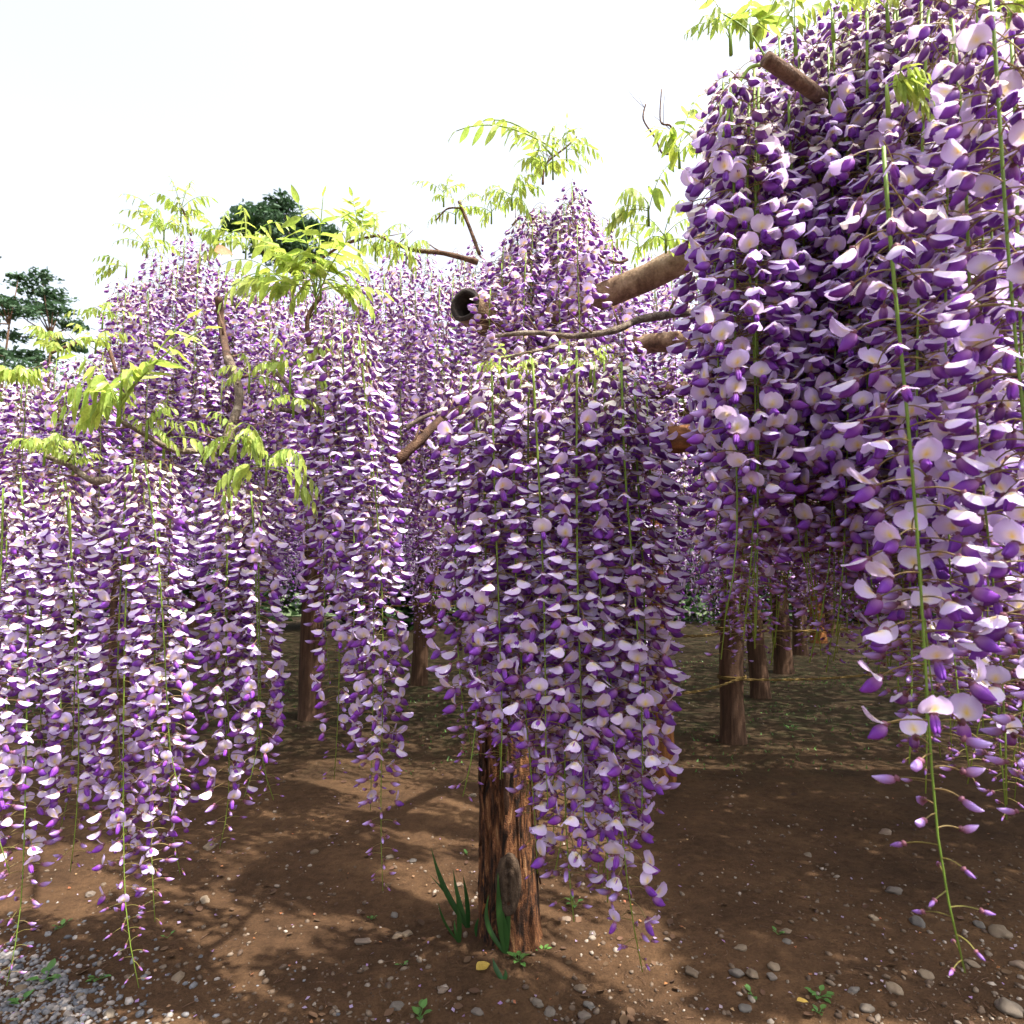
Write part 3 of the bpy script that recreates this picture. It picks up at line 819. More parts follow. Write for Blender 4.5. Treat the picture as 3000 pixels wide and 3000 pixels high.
# front clumps, thickening
cluster(4, -60, 200, lambda x: 1420, lambda x: 2150, 1.6, 1.95, True, G('lilac racemes packed behind the front of the far left clump', 'racemes filling the far left clump'), dtop=-20)
cluster(3, 395, 500, lambda x: 1360, lambda x: 2120, 1.6, 1.9, True, G('lilac racemes inside the second clump', 'racemes filling the second clump'))
cluster(3, 660, 765, lambda x: 1380, lambda x: 1960, 1.65, 2.0, True, G('lilac racemes inside the third clump', 'racemes filling the third clump'))
cluster(4, 940, 1075, lambda x: 1010, lambda x: 1800, 1.6, 1.95, True, G('lilac racemes inside the fourth clump', 'racemes filling the fourth clump'), 80)
cluster(17, 1390, 1885, outline([(1300, 1150), (1450, 1060), (1700, 1000), (1960, 1150)]), outline([(1300, 1800), (1450, 2160), (1700, 2480), (1850, 2480), (1960, 2350)]), 1.25, 1.75, True,
        G('lilac racemes packed in the broad central clump', 'racemes filling the central clump'), 60, 140)
# big right mass
RT = outline([(2070, 330), (2150, 190), (2260, 90), (2400, 20), (2600, -60), (3000, -220), (3400, -260)])
cluster(27, 2105, 2620, RT, outline([(1990, 1850), (2300, 1840), (2620, 1930)]), 1.02, 1.35, True, G('racemes in the left half of the near mass', 'racemes filling the left half of the right mass'), 60, 110, 90, S=.0315)
cluster(22, 2600, 3150, RT, outline([(2600, 2000), (2750, 2180), (3000, 2300), (3200, 2300)]), .86, 1.3, True, G('racemes in the right half of the near mass', 'racemes filling the right half of the right mass'), 80, 130, 60, S=.0315)
cluster(8, 2440, 2780, RT, lambda x: 1900, .98, 1.15, True, G('racemes filling the hollow in the middle of the near mass', 'racemes in the middle of the right mass'), 50, 90, 40, S=.0315)
cluster(16, 2000, 3200, lambda x: 700, lambda x: 1730, 1.5, 2.3, False, G('shaded racemes behind the near right mass', 'shaded racemes behind the right mass'), 250, 100)
# mound over the hollow log end
cluster(24, 1435, 1730, outline([(1390, 800), (1450, 700), (1560, 590), (1680, 520), (1760, 590), (1840, 740)]), outline([(1390, 1220), (1840, 1300)]), 1.85, 2.3, False,
        G('pale racemes in the peaked mound over the hollow log', 'racemes of the peaked central mound'), 60, 80, 110)
cluster(8, 1690, 1850, outline([(1690, 560), (1760, 620), (1840, 780)]), lambda x: 1250, 2.25, 2.6, False, G('pale racemes sloping behind the pale rising log', 'racemes right of the mound peak'), 50, 80, 60)
cluster(8, 1830, 2010, lambda x: 760, lambda x: 1500, 2.4, 3.2, False, G('racemes between the peaked mound and right mass', 'racemes right of the peaked mound'), 60, 100)
# big left back mound
GT = outline([(300, 900), (340, 770), (430, 690), (560, 660), (700, 700), (850, 780), (1000, 740), (1150, 700), (1300, 690), (1430, 690)])
cluster(56, 330, 1430, GT, outline([(300, 1350), (1400, 1400)]), 2.3, 3.1, False, G('small flowered racemes of the wide rear mound', 'racemes of the wide rear mound'), 70, 110, 160)
cluster(26, 250, 1400, lambda x: 1020, lambda x: 1650, 2.5, 3.3, False, G('shaded racemes low in the wide rear mound', 'shaded racemes under the rear mound'), 120, 90)
cluster(16, -80, 330, outline([(-80, 1120), (60, 1080), (200, 1030), (330, 980)]), lambda x: 1640, 2.1, 2.8, False, G('racemes in the low mound below the cedars', 'racemes of the low left mound'), 50, 90, 60)
cluster(5, 900, 1060, outline([(850, 960), (1180, 1060)]), lambda x: 1650, 1.9, 2.3, False, G('racemes half hidden behind the fourth clump', 'racemes behind the fourth clump'), 60, 80)

# the far canopy: hundreds more racemes in one mass
FAR = []
for k in range(6):
    lr = random.Random(300 + k)
    L = 0.75 + .08 * k
    f, V, F, C = raceme_arrays(Vector((0, 0, -L)), lr, .040, 2, step=.0125)
    F3 = np.array([q for q in F if len(q) == 3]); F4 = np.array([q for q in F if len(q) == 4])
    FAR.append((V, F3, F4, C))
Vs, Fq, Ft, Cs, n = [], [], [], [], 0
yy = 3.35
nfar = 0
while yy < 13.5:
    stp = .22 + .05 * (yy - 3)
    xx = -0.95 * yy - 1
    while xx < 1.05 * yy + 1:
        x, y = xx + rng.uniform(-.12, .12) * (1 + stp), yy + rng.uniform(-.12, .12)
        xx += stp * (.5 if (-2.1 < x < 0 and y < 4.4) else .8)
        V, F3, F4, C = FAR[rng.randrange(6)]
        a = rng.uniform(0, 6.28); c, s = math.cos(a), math.sin(a)
        sc_ = rng.uniform(.95, 1.36)
        sw = 1 + .05 * (yy - 3)
        W = np.stack([(V[:, 0] * c - V[:, 1] * s) * sw, (V[:, 0] * s + V[:, 1] * c) * sw, V[:, 2] * sc_], 1) + (x, y, 2.02 + (.34 if -2.0 < x < -.1 and y < 4.6 else 0) + .16 * math.sin(x * 1.7 + y) + rng.uniform(-.1, .12))
        Vs.append(W); Cs.append(C)
        if len(F3): Ft.append(F3 + n)
        if len(F4): Fq.append(F4 + n)
        n += len(V); nfar += 1
    yy += stp * .9
Fall = [np.concatenate(Fq)] + ([np.concatenate(Ft)] if Ft else [])
tag(link('distant_wisteria_racemes', mesh_from('distant_wisteria_racemes', np.concatenate(Vs), Fall, M['petal'], np.concatenate(Cs))),
    'ceiling of countless pinkish wisteria racemes receding under the far trellis', 'wisteria', kind='stuff')
print('FAR racemes', nfar, 'faces', sum(len(f) for f in Fall), 'near flowers', STATS)

# leaf roof of the vines on the trellis, added to shade the ground
m = 130000
cy = 3.1 + 12.2 * nr.rand(m) ** .8
cx = (nr.rand(m) * 2 - 1) * (cy * .95 + 1.2)
cz = 2.14 + .10 * np.sin(cx * 1.7 + cy) + .18 * nr.rand(m)
gap = np.sin(cx * 3.3 + np.sin(cy * 2.0) * 2) * np.sin(cy * 2.9 + np.cos(cx * 1.7) * 2)
nq = 16000
cx[:nq] = 1.35 + 3.2 * nr.rand(nq); cy[:nq] = 1.25 + 2.1 * nr.rand(nq); cz[:nq] = 1.96 + .12 * nr.rand(nq)  # near right patch, mostly out of view, added to shade the lower right soil
keep = (gap < .68 + .3 * nr.rand(m)) & ~((cx < -1.9) & (cy < 3.9)) & ~((cx > -.25) & (cx < .75) & (cy < 3.6) & (cy > 3.0))
P = np.stack([cx, cy, cz], 1)[keep]; m = len(P)
A = nr.normal(size=(m, 3)) * (1, 1, .45); A /= np.linalg.norm(A, axis=1)[:, None]
B = np.cross(A, nr.normal(size=(m, 3)) * (.5, .5, 1)); B /= np.linalg.norm(B, axis=1)[:, None]
l = (.045 + .035 * nr.rand(m))[:, None]; w_ = l * .36
T = np.stack([P - A * l, P + B * w_, P + A * l, P - B * w_], 1).reshape(-1, 3)
tag(link('shade_canopy_leaves', mesh_from('shade_canopy_leaves', T, np.arange(m * 4).reshape(m, 4), M['roof_leaf'], smooth=False)), 'roof of young wisteria leaves added on top of the trellis to shade the ground', 'foliage', kind='stuff')

# ------------------------------------------------------------------ posts
def post_mesh(R0, H, seed, taper=.1, nseg=26, nz=40, rough=.06, lean=(0, 0), knot=None, mat='dark_bark', fiss=.10):
    V, F = [], []
    for i in range(nz + 1):
        z = -0.05 + (H + .05) * i / nz
        t = z / H
        cx, cy = lean[0] * t + .01 * math.sin(z * 3 + seed), lean[1] * t
        for k in range(nseg):
            a = 2 * math.pi * k / nseg
            d = Vector((math.cos(a), math.sin(a), 0))
            rr = R0 * (1 - taper * t)
            q = Vector((d.x * 3.2, d.y * 3.2, z * 2.4 + seed * 5))
            rr *= 1 + rough * (noise.noise(q) * 1.2 + noise.noise(Vector((d.x * 9, d.y * 9, z * 4 + seed))) * 1.0 + .5 * noise.noise(Vector((d.x * 20, d.y * 20, z * 12))))
            if fiss: rr += R0 * fiss * (-.6 * max(0, 1 - abs(noise.noise(Vector((d.x * 4.5 + seed, d.y * 4.5, z * 1.3)))) * 9) + .7 * max(0, noise.noise(Vector((d.x * 7, d.y * 7, z * 2.6 + 4))) - .05) + .35 * noise.noise(Vector((d.x * 30, d.y * 30, z * 8))))
            rr += R0 * .16 * math.exp(-max(0, z) * 12)
            if knot:
                da = (a - knot[0] + math.pi) % (2 * math.pi) - math.pi
                rr += R0 * .16 * math.exp(-(da / .5) ** 2 - ((z - knot[1]) / .13) ** 2)
            V.append((cx + d.x * rr, cy + d.y * rr, z))
    for i in range(nz):
        for k in range(nseg):
            a, b = i * nseg + k, i * nseg + (k + 1) % nseg
            F.append((a, b, b + nseg, a + nseg))
    F.append(tuple(range(nz * nseg, (nz + 1) * nseg)))
    return mesh_from('post', V, F, M[mat])
# main peeling post
mroot = tag(empty('trellis_post', POST_C), 'thick reddish post with peeling bark and an oval knot, foot in the foreground', 'post')
RP = 0.082
Kz = at(1490, 2590, POST_C.y - RP).z
link('trunk', post_mesh(RP, 1.60, 3, .08, 110, 190, .075, (.0, .03), (-math.pi / 2, Kz), 'red_bark', .16), mroot)
# the knot: an oval callus with sunken rings
V, F = [], []
RN, AN = 12, 40
for i in range(RN + 1):
    u = i / RN
    for k in range(AN):
        a = 2 * math.pi * k / AN
        wob = 1 + .05 * noise.noise(Vector((math.cos(a) * 2, math.sin(a) * 2, u)))
        x, z = .040 * u * math.cos(a) * wob, .088 * u * math.sin(a) * wob
        dep = .012 * math.cos(u * math.pi * .5) - .003 * math.cos(u * 22) + .007 * math.exp(-((u - .86) / .08) ** 2)
        if abs(x) < .004 and u < .7: dep -= .006
        rr = RP * 1.075
        yb = -math.sqrt(max(0, rr * rr - x * x * 1.6)) - dep - .001 + (.03 if u > .97 else 0)
        V.append((x, yb, z))
for i in range(RN):
    for k in range(AN):
        a, b = i * AN + k, i * AN + (k + 1) % AN
        F.append((a, a + AN, b + AN, b))
o = link('knot', mesh_from('knot', V, F, M['knot']), mroot); o.location = (-.003, 0, Kz)
tag(o, 'dark grey oval knot')
# loose bark strips
for i in range(26):
    a = rng.uniform(-math.pi, 0.0) if i % 4 else rng.uniform(0, math.pi)
    z0 = rng.uniform(.05, 1.0); ln = rng.uniform(.08, .28); w = rng.uniform(.05, .16)
    V, F = [], []
    nseg = 8
    for j in range(nseg + 1):
        t = j / nseg
        ww = w * (math.sin(math.pi * (0.08 + .88 * t)) ** .6) * (1 + .3 * noise.noise(Vector((i, t * 4, 0))))
        lift = .001 + .010 * (abs(t - .5) * 2) ** 3 * rng.uniform(.2, 1)
        for q in (-1, 0, 1):
            aa = a + ww * q + .1 * noise.noise(Vector((i * 2, t * 3, 1)))
            rr = RP * (1.045 - .03 * (q != 0)) + lift
            V.append((rr * math.cos(aa), rr * math.sin(aa), z0 + ln * t))
    for j in range(nseg):
        for q in (0, 1):
            b = j * 3 + q
            F.append((b, b + 1, b + 4, b + 3))
    me = mesh_from('bark_strip', V, F, [M['red_bark'], M['dark_bark'], M['orange_bark']][i % 3])
    o = link('bark_strip', me, mroot)
    md = o.modifiers.new('thickness', 'SOLIDIFY'); md.thickness = .004

POSTS = [
 (1948, 2295, 62, 'orange_bark', 'orange brown post right of the central clump'),  # orange bark colour on the whole post
 (900, 2112, 66, 'dark_bark', 'dark shaded post behind the gap between third and fourth clumps'),
 (1226, 2010, 46, 'dark_bark', 'dark bare post with rope tie left of the central clump'),
 (318, 2240, 72, 'dark_bark', 'dark post half hidden behind the second clump from left'),
 (2162, 2185, 68, 'dark_bark', 'nearest straight dark post with two yellow rope ties'),
 (2238, 2050, 52, 'dark_bark', 'leaning dark post just right of the rope tied post'),
 (2306, 1975, 52, 'dark_bark', 'dark square looking post in the middle of the right hand row'),
 (2356, 1920, 42, 'dark_bark', 'slim reddish dark post between two posts of the right hand row'),
 (2408, 1885, 44, 'orange_bark', 'warm brown post catching light in the right hand row'),
 (2440, 1862, 30, 'dark_bark', 'thin post just behind the warm brown post'),
 (2474, 1815, 34, 'dark_bark', 'dark post at the right end of the right hand row'),
 (2510, 1790, 28, 'dark_bark', 'small far post beyond the right end of the row'),
 (2028, 1772, 20, 'dark_bark', 'leftmost of three slim far posts before the sunny lawn'),
 (2068, 1770, 20, 'dark_bark', 'middle one of three slim far posts before the sunny lawn'),
 (2110, 1768, 24, 'dark_bark', 'rightmost of three slim far posts before the sunny lawn'),
 (1266, 1850, 36, 'dark_bark', 'paler slim post just behind the dark bare post'),
 (2830, 1880, 46, 'dark_bark', 'dark post behind the near racemes at the right side'),
 (2925, 1830, 34, 'dark_bark', 'far dark post near the right edge'),
 (1380, 1800, 28, 'dark_bark', 'thin far post behind the left edge of the central clump'),
 (700, 1900, 40, 'dark_bark', 'dark post hidden behind the third clump'),
 (560, 1840, 34, 'dark_bark', 'far post hidden behind the second clump'),
]
PP = {}
for i, (px, py, w, mt, lab) in enumerate(POSTS):
    g = ground_at(px, py)
    r = w / FPX * g.y * .5
    lean = (-.12, .05) if i == 5 else (rng.uniform(-.03, .03), rng.uniform(-.03, .03))
    H = 2.0 + rng.uniform(-.05, .1)
    small = g.y > 9
    me = post_mesh(r, H, i * 2.3 + 1, .12, 12 if small else 30, 14 if small else 60, .06, lean, None, mt)
    o = link('trellis_post', me, None, (g.x, g.y + r, 0))
    tag(o, lab, 'post', 'wooden posts holding up the trellis')
    PP[i] = (g.x, g.y + r, r)

# rope fence
def rope(pts, r, label, name='rope', ties=()):
    P = []
    for a, b in zip(pts[:-1], pts[1:]):
        a, b = Vector(a), Vector(b); m = max(8, int((b - a).length / .03))
        for i in range(m):
            t = i / m
            q = a.lerp(b, t); q.z -= .03 * math.sin(math.pi * t) * (b - a).length / 1.6; P.append(q)
    P.append(Vector(pts[-1]))
    mb = MB()
    for ph in (0, math.pi):
        S_ = []
        for i, q in enumerate(P):
            a = i * 1.05 + ph
            S_.append(q + Vector((0, math.cos(a), math.sin(a))) * r * .55)
        V, F = tube(S_, r * .62, 5)
        mb.add(V, F)
    for (x, y, rr, z) in ties:
        for dz in (0, .012):
            cpts = [Vector((x + (rr + r) * math.cos(a), y + (rr + r) * math.sin(a), z + dz)) for a in np.linspace(0, 2 * math.pi, 25)]
            V, F = tube(cpts, r * .7, 5); mb.add(V, F)
    return tag(link(name, mb.mesh(name, M['rope'])), label, 'rope', 'ropes strung between the posts')
p4 = PP[4]
zu = at(2162, 1846, p4[1] - p4[2]).z; zl = at(2162, 1990, p4[1] - p4[2]).z
for z, lb in ((zu, 'upper yellow brown twisted rope strung along the dark posts at right'), (zl, 'lower yellow brown twisted rope strung along the dark posts at right')):
    yb = p4[1] - p4[2] - .02
    rope([(PP[0][0] + .1, PP[0][1] + .05, z + .02), (p4[0], yb, z), (p4[0] + 1.3, yb + .25, z + .03), (p4[0] + 3.4, yb + .5, z + .02)], .008, lb, ties=[(p4[0], p4[1], p4[2] * 1.06, z)])
p2 = PP[2]
zt = at(1226, 1772, p2[1] - p2[2]).z
rope([(PP[1][0], p2[1] - p2[2] - .02, zt), (p2[0], p2[1] - p2[2] - .02, zt), (.2, p2[1] + .3, zt)], .010, 'dark rope tied round the bare post left of the central clump', ties=[(p2[0], p2[1], p2[2] * 1.06, zt)])

# ------------------------------------------------------------------ trellis logs
def log(pts, r, mat, label, hollow=False, name='trellis_log'):
    root = tag(empty(name, pts[0]), label, 'log', 'horizontal logs of the trellis')
    o = Vector(pts[0])
    P = []
    for a, b in zip(pts[:-1], pts[1:]):
        for i in range(14): P.append(Vector(a).lerp(Vector(b), i / 14) - o)
    P.append(Vector(pts[-1]) - o)
    rad = [r * (1 + .05 * noise.noise(Vector((i * .4, r * 50, 1)))) for i in range(len(P))]
    V, F = tube(P, rad, 28, cap=False)
    V = V * 1.0
    n = len(P)
    F = list(F)
    F.append(tuple(range((n - 1) * 28, n * 28)))
    if not hollow:
        F.append(tuple(range(28))[::-1])
        link('log', mesh_from('log', V, F, M[mat]), root)
    else:
        link('log', mesh_from('log', V, F, M[mat]), root)
        d = (P[1] - P[0]).normalized()
        ri = r * .72
        pts2 = [(P[0] - d * .004, r * .9), (P[0] - d * .006, (r + ri) / 2), (P[0] - d * .003, ri), (P[0] + d * .12, ri * .95), (P[0] + d * .22, ri * .5), (P[0] + d * .23, ri * .02)]
        V, F = tube([P[0] - d * .0005] + [q for q, _ in pts2], [rad[0] * 1.0] + [w for _, w in pts2], 28, cap=False)
        # direction frames need monotone travel, so build the rings by hand
        u = d.orthogonal().normalized(); v = d.cross(u)
        rings = [(P[0] - d * .0005, rad[0])] + pts2
        V, F = [], []
        for (c, w) in rings:
            for k in range(28):
                a = 2 * math.pi * k / 28
                V.append(tuple(c + (u * math.cos(a) + v * math.sin(a)) * w * (1 + .03 * math.sin(5 * a))))
        for i in range(len(rings) - 1):
            for k in range(28):
                a, b = i * 28 + k, i * 28 + (k + 1) % 28
                F.append((a, a + 28, b + 28, b))
        link('hollow_end', mesh_from('hollow_end', V, F, M['pole_hollow']), root)
    return root
e0 = at(1362, 893, 1.92)
log([e0, e0 + Vector((.62, 1.15, .0))], .051, 'log_pole', 'log with a dark hollow sawn end poking out of the blossom', True)
log([at(1600, 935, 2.12), at(1900, 812, 1.92), at(2300, 600, 1.66)], .042, 'log_pole', 'pale weathered log rising from the central mound towards the right mass')
log([at(1860, 1010, 2.5), at(2160, 985, 2.35), at(2600, 930, 2.1)], .038, 'log_pole', 'tan log glimpsed horizontally through the left of the right mass')
log([at(1960, 1290, 2.3), at(2350, 1240, 2.2), at(2900, 1190, 2.0)], .050, 'brown_beam', 'brown lower beam showing through the middle of the right mass')
log([at(1900, 1145, 2.7), at(2250, 1135, 2.6), at(2700, 1120, 2.5)], .035, 'dark_bark', 'black shaded beam above the brown beam in the right mass')
log([at(2243, 172, .93), at(2368, 258, .97), at(2460, 330, 1.15)], .0115, 'twig', 'short cut brown branch stub at the top of the right mass', name='branch_stub')
for i in range(5):
    y = 3.6 + i * 1.9
    log([(-.9 * y, y, 2.0), (0, y, 2.04), (1.0 * y, y, 2.0)], .045, 'dark_bark', 'dark trellis log deep under the canopy, ' + ORD[i] + ' row counted from the front')

# ------------------------------------------------------------------ vine branches
def branch(pp, label, w, taper=.5, mat='vine', twigs=0, bump=.18):
    """pp: (px,py,Y) list; w: width in px at the first point"""
    P0 = [at(*q) for q in pp]
    P = []
    for i in range(len(P0) - 1):
        p0, p1, p2, p3 = P0[max(0, i - 1)], P0[i], P0[i + 1], P0[min(len(P0) - 1, i + 2)]
        for k in range(6):
            t = k / 6
            P.append(.5 * ((2 * p1) + (p2 - p0) * t + (2 * p0 - 5 * p1 + 4 * p2 - p3) * t * t + (3 * p1 - p0 - 3 * p2 + p3) * t ** 3))
    P.append(P0[-1])
    r0 = w / FPX * pp[0][2] * .5
    o = P[0].copy()
    rad = [r0 * (1 - taper * i / len(P)) * (1 + bump * noise.noise(Vector((i * .8, w, 3))) + bump * .8 * (noise.noise(Vector((i * 2.7, w, 9))) > .25)) for i in range(len(P))]
    root = tag(empty('vine_branch', o), label, 'branch', 'woody vine branches')
    V, F = tube([p - o for p in P], rad, 9)
    link('limb', mesh_from('limb', V, F, M[mat]), root)
    for k in range(twigs):
        i = rng.randrange(2, len(P) - 1)
        d = Vector((rng.uniform(-1, 1), rng.uniform(-.5, .5), rng.uniform(-.2, 1))).normalized()
        q = P[i] - o
        ln = rng.uniform(.03, .09)
        V, F = tube([q, q + d * ln * .5 + Vector((0, 0, .004)), q + d * ln + Vector((rng.uniform(-.01, .01), 0, .012))], [rad[i] * .4, rad[i] * .3, rad[i] * .15], 5)
        link('twig', mesh_from('twig', V, F, M['twig']), root)
    return root
branch([(320, 1402, 1.5), (270, 1408, 1.5), (205, 1365, 1.5), (130, 1335, 1.5)], 'grey gnarled branch ending in leaves over the far left clump', 24, .5, twigs=3)
branch([(690, 1250, 1.62), (655, 1302, 1.6), (600, 1318, 1.56), (510, 1318, 1.5), (430, 1275, 1.47), (352, 1232, 1.45)], 'gnarled horizontal branch carrying the big leafy shoot at left', 24, .55, twigs=5)
branch([(668, 1050, 1.75), (690, 1110, 1.72), (700, 1180, 1.68), (660, 1290, 1.6)], 'thick upright grey branch section amid the left mound', 28, .2, twigs=3)
branch([(1165, 1350, 1.7), (1230, 1290, 1.72), (1300, 1225, 1.8), (1380, 1190, 2.0)], 'thick dark slanting branch between the fourth and central clumps', 32, .3, 'dark_bark', 3)
branch([(1190, 1255, 1.8), (1235, 1225, 1.8), (1300, 1200, 1.85)], 'thin branch just above the thick slanting branch', 16, .4)
branch([(2020, 915, 1.5), (1880, 935, 1.38), (1800, 968, 1.32), (1680, 985, 1.3), (1560, 975, 1.28), (1450, 985, 1.28)], 'long grey branch running across the top of the central clump', 24, .6, twigs=6)
branch([(1650, 1010, 1.35), (1560, 1030, 1.3), (1470, 1050, 1.3)], 'short light twig below the long grey branch', 13, .4)
branch([(1575, 1070, 1.24), (1495, 1062, 1.24)], 'short cut twig above the central clump, its broken end at left', 18, .1)
branch([(1400, 768, 2.3), (1300, 742, 2.3), (1200, 730, 2.3), (1105, 690, 2.3)], 'brown branch on the skyline left of the central mound', 18, .5, 'twig', 4)
branch([(1405, 745, 2.1), (1375, 665, 2.1), (1345, 590, 2.1)], 'bare brown stub pointing up left of the central mound', 12, .2, 'twig')
branch([(1350, 610, 2.1), (1310, 612, 2.1), (1278, 645, 2.1)], 'thin twig curving left from the bare brown stub', 6, .3, 'twig')
branch([(1972, 450, 1.7), (1940, 448, 1.7), (1920, 405, 1.7), (1885, 350, 1.7), (1892, 305, 1.7)], 'left bare twig against the sky beside the right mass', 7, .4, 'twig', 3)
branch([(1975, 420, 1.7), (1965, 370, 1.7), (1935, 355, 1.7), (1938, 262, 1.7)], 'right bare twig against the sky beside the right mass', 8, .6, 'twig', 2)
branch([(340, 1090, 2.2), (310, 1010, 2.2), (240, 1000, 2.15), (150, 1035, 2.1)], 'thin arching branch over the low left mound', 12, .4, 'twig', 3)
branch([(810, 1092, 1.6), (860, 1155, 1.62), (915, 1235, 1.66)], 'straight light grey twig slanting down by the third clump', 12, .2)
branch([(640, 870, 2.3), (650, 960, 2.3), (668, 1060, 1.9)], 'dark upright branch inside the wide rear mound', 22, .1, 'dark_bark', 4)
branch([(560, 690, 2.5), (545, 640, 2.5), (530, 600, 2.5)], 'thin upright twig on top of the wide rear mound', 7, .3, 'twig')
branch([(905, 1010, 1.7), (902, 930, 1.7), (940, 870, 1.7)], 'short brown branch under the bright green leaf tuft', 16, .3, 'twig', 2)
branch([(930, 1330, 1.7), (1000, 1275, 1.7), (880, 1215, 1.66), (820, 1200, 1.62)], 'bent dark branch inside the third clump', 16, .3, 'vine', 3)
branch([(2230, 190, 1.0), (2190, 205, 1.0), (2145, 290, 1.0), (2118, 400, 1.0)], 'arching green flower stalk at the upper left of the right mass', 12, .3, 'stem', 0, .05)
branch([(2250, 180, 1.0), (2190, 90, 1.0), (2100, 30, 1.0)], 'slender green shoot pointing up left against the sky', 7, .5, 'stem', 0, .05)
branch([(1590, 540, 2.1), (1600, 480, 2.1), (1660, 430, 2.1), (1690, 400, 2.1)], 'dark young shoot rising from the peak of the central mound', 8, .4, 'twig', 2)
branch([(1840, 760, 2.2), (1780, 760, 2.2), (1560, 640, 2.2), (1500, 660, 2.2)], 'thin arching branch inside the central mound', 9, .3, 'twig', 2)
branch([(1100, 690, 2.3), (1000, 720, 2.4), (900, 790, 2.5)], 'thin branch hidden among leaves on the left skyline', 10, .3, 'twig', 2)

# ------------------------------------------------------------------ leaves
def leaflet_mesh(width, curl, ns=6):
    V, F = [], []
    for i in range(ns + 1):
        t = i / ns
        w = width * (math.sin(math.pi * t ** .75) ** .85 if 0 < t < 1 else 0.0) + .004
        z = -curl * t * t
        for q in (-1, 0, 1):
            V.append((t, q * w, z + abs(q) * w * .35 + .03 * math.sin(t * 9) * abs(q)))
    for i in range(ns):
        for q in (0, 1):
            b = i * 3 + q
            F.append((b, b + 3, b + 4, b + 1))
    return V, F
LT = [leaflet_mesh(w, c) for w, c in ((.155, .15), (.13, .3), (.18, .05), (.11, .2))]
LM = [mesh_from('leaflet', V, F, M['leaf']) for V, F in LT]
def frame(d, up=Vector((0, 0, 1)), roll=0):
    d = d.normalized()
    s = up.cross(d)
    if s.length < 1e-3: s = Vector((0, 1, 0))
    s.normalize()
    n = d.cross(s)
    m = Matrix((d, s, n)).transposed().to_4x4()
    return m @ Matrix.Rotation(roll, 4, 'X')
def compound_leaf(root, base, d, L, lsize, pairs, lr, joined, droop=1.0):
    """pinnate leaf: a stalk that arches over, leaflets in pairs."""
    pts = []
    p = Vector(base); dd = Vector(d).normalized(); n = 9
    for i in range(n + 1):
        pts.append(p.copy())
        dd = (dd + Vector((0, 0, -.17 * droop * (0.4 + i / n)))).normalized()
        p = p + dd * L / n
    V, F = tube([q - pts[0] for q in pts], [L * .011 * (1 - .6 * i / n) for i in range(n + 1)], 4)
    items = []
    side = Vector((dd.y, -dd.x, 0)); side = side.normalized() if side.length > .05 else Vector((1, 0, 0))
    for k in range(pairs + 1):
        t = .30 + .70 * k / pairs
        i = min(n - 1, int(t * n)); q = pts[i].lerp(pts[i + 1], t * n - i) if t < 1 else pts[-1]
        tan = (pts[i + 1] - pts[i]).normalized()
        s0 = tan.cross(Vector((0, 0, 1))); s0 = s0.normalized() if s0.length > .1 else side
        size = lsize * .76 * (1.05 - .45 * abs(t - .5)) * (1 - .35 * max(0, t - .6))
        dirs = [tan + Vector((0, 0, -.5 * droop))] if k == pairs else [(s0 * sg * lr.uniform(.25, .8) + tan * .55 + Vector((0, 0, -lr.uniform(.2, 1.7) * droop))) for sg in (-1, 1)]
        for dv in dirs:
            items.append((q - pts[0], frame(dv, roll=lr.uniform(-.7, .7)), size * lr.uniform(.85, 1.15), lr.randrange(4)))
    if joined:
        mb = MB(); mb.add(V, F)
        for q, m, s, v in items:
            W = (np.array(LT[v][0]) * s) @ np.array(m.to_3x3()).T + np.array(q)
            mb.add(W, LT[v][1])
        o = link('leaf', mb.mesh('leaf', M['leaf']), root); o.location = pts[0]
    else:
        o = link('leaf', mesh_from('leaf', V, F, M['leaf']), root); o.location = pts[0]
        for q, m, s, v in items:
            c = bpy.data.objects.new('leaflet', LM[v]); c.parent = o
            c.matrix_basis = Matrix.Translation(q) @ m @ Matrix.Scale(s, 4)
            col.objects.link(c)
    return o
def sprig(px, py, Y, rad, n, label, lpx, up=.6, pairs=5, bias=0.0, droop=1.0, dirs=None, joined=None, depthspread=1.0):
    """shoot of n compound leaves; rad, lpx in picture px (leaf length, leaflet length)"""
    lr = random.Random(int(px * 7 + py))
    base = at(px, py, Y)
    k = Y / FPX
    root = tag(empty('wisteria_shoot', base), label, 'leafy shoot', 'young leafy shoots of the wisteria')
    hh = rad * k * .35
    V, F = tube([(0, 0, -.02), (0, 0, hh * .5), (bias * .01, 0, hh)], [.0035, .0028, .0018], 5)
    link('shoot_stem', mesh_from('shoot_stem', V, F, M['stem']), root)
    if joined is None: joined = lpx < 32
    for i in range(n):
        if dirs: a = R(dirs[i % len(dirs)]); d = Vector((math.cos(a), lr.uniform(-.5, .3) * depthspread, math.sin(a)))
        else:
            a = 2 * math.pi * (i + lr.random() * .6) / n
            d = Vector((math.cos(a) + bias, math.sin(a) * depthspread, up + lr.uniform(-.3, .5)))
        compound_leaf(root, Vector((0, 0, hh * lr.uniform(.2, 1))), d, rad * k * lr.uniform(.75, 1.2), lpx * k * lr.uniform(.8, 1.15), pairs, lr, joined, droop)
    return root
sprig(350, 1225, 1.42, 400, 2, 'big leafy shoot at left with the largest smooth leaflets reaching up right', 120, pairs=4, dirs=[60, 46], droop=.42)
sprig(345, 1225, 1.44, 190, 7, 'dense drooping tuft of young leaves at the base of the big left shoot', 92, up=.9, bias=-.35, dirs=[150, 130, 105, 165, 95, 120, 70, 140, 30], droop=1.2)
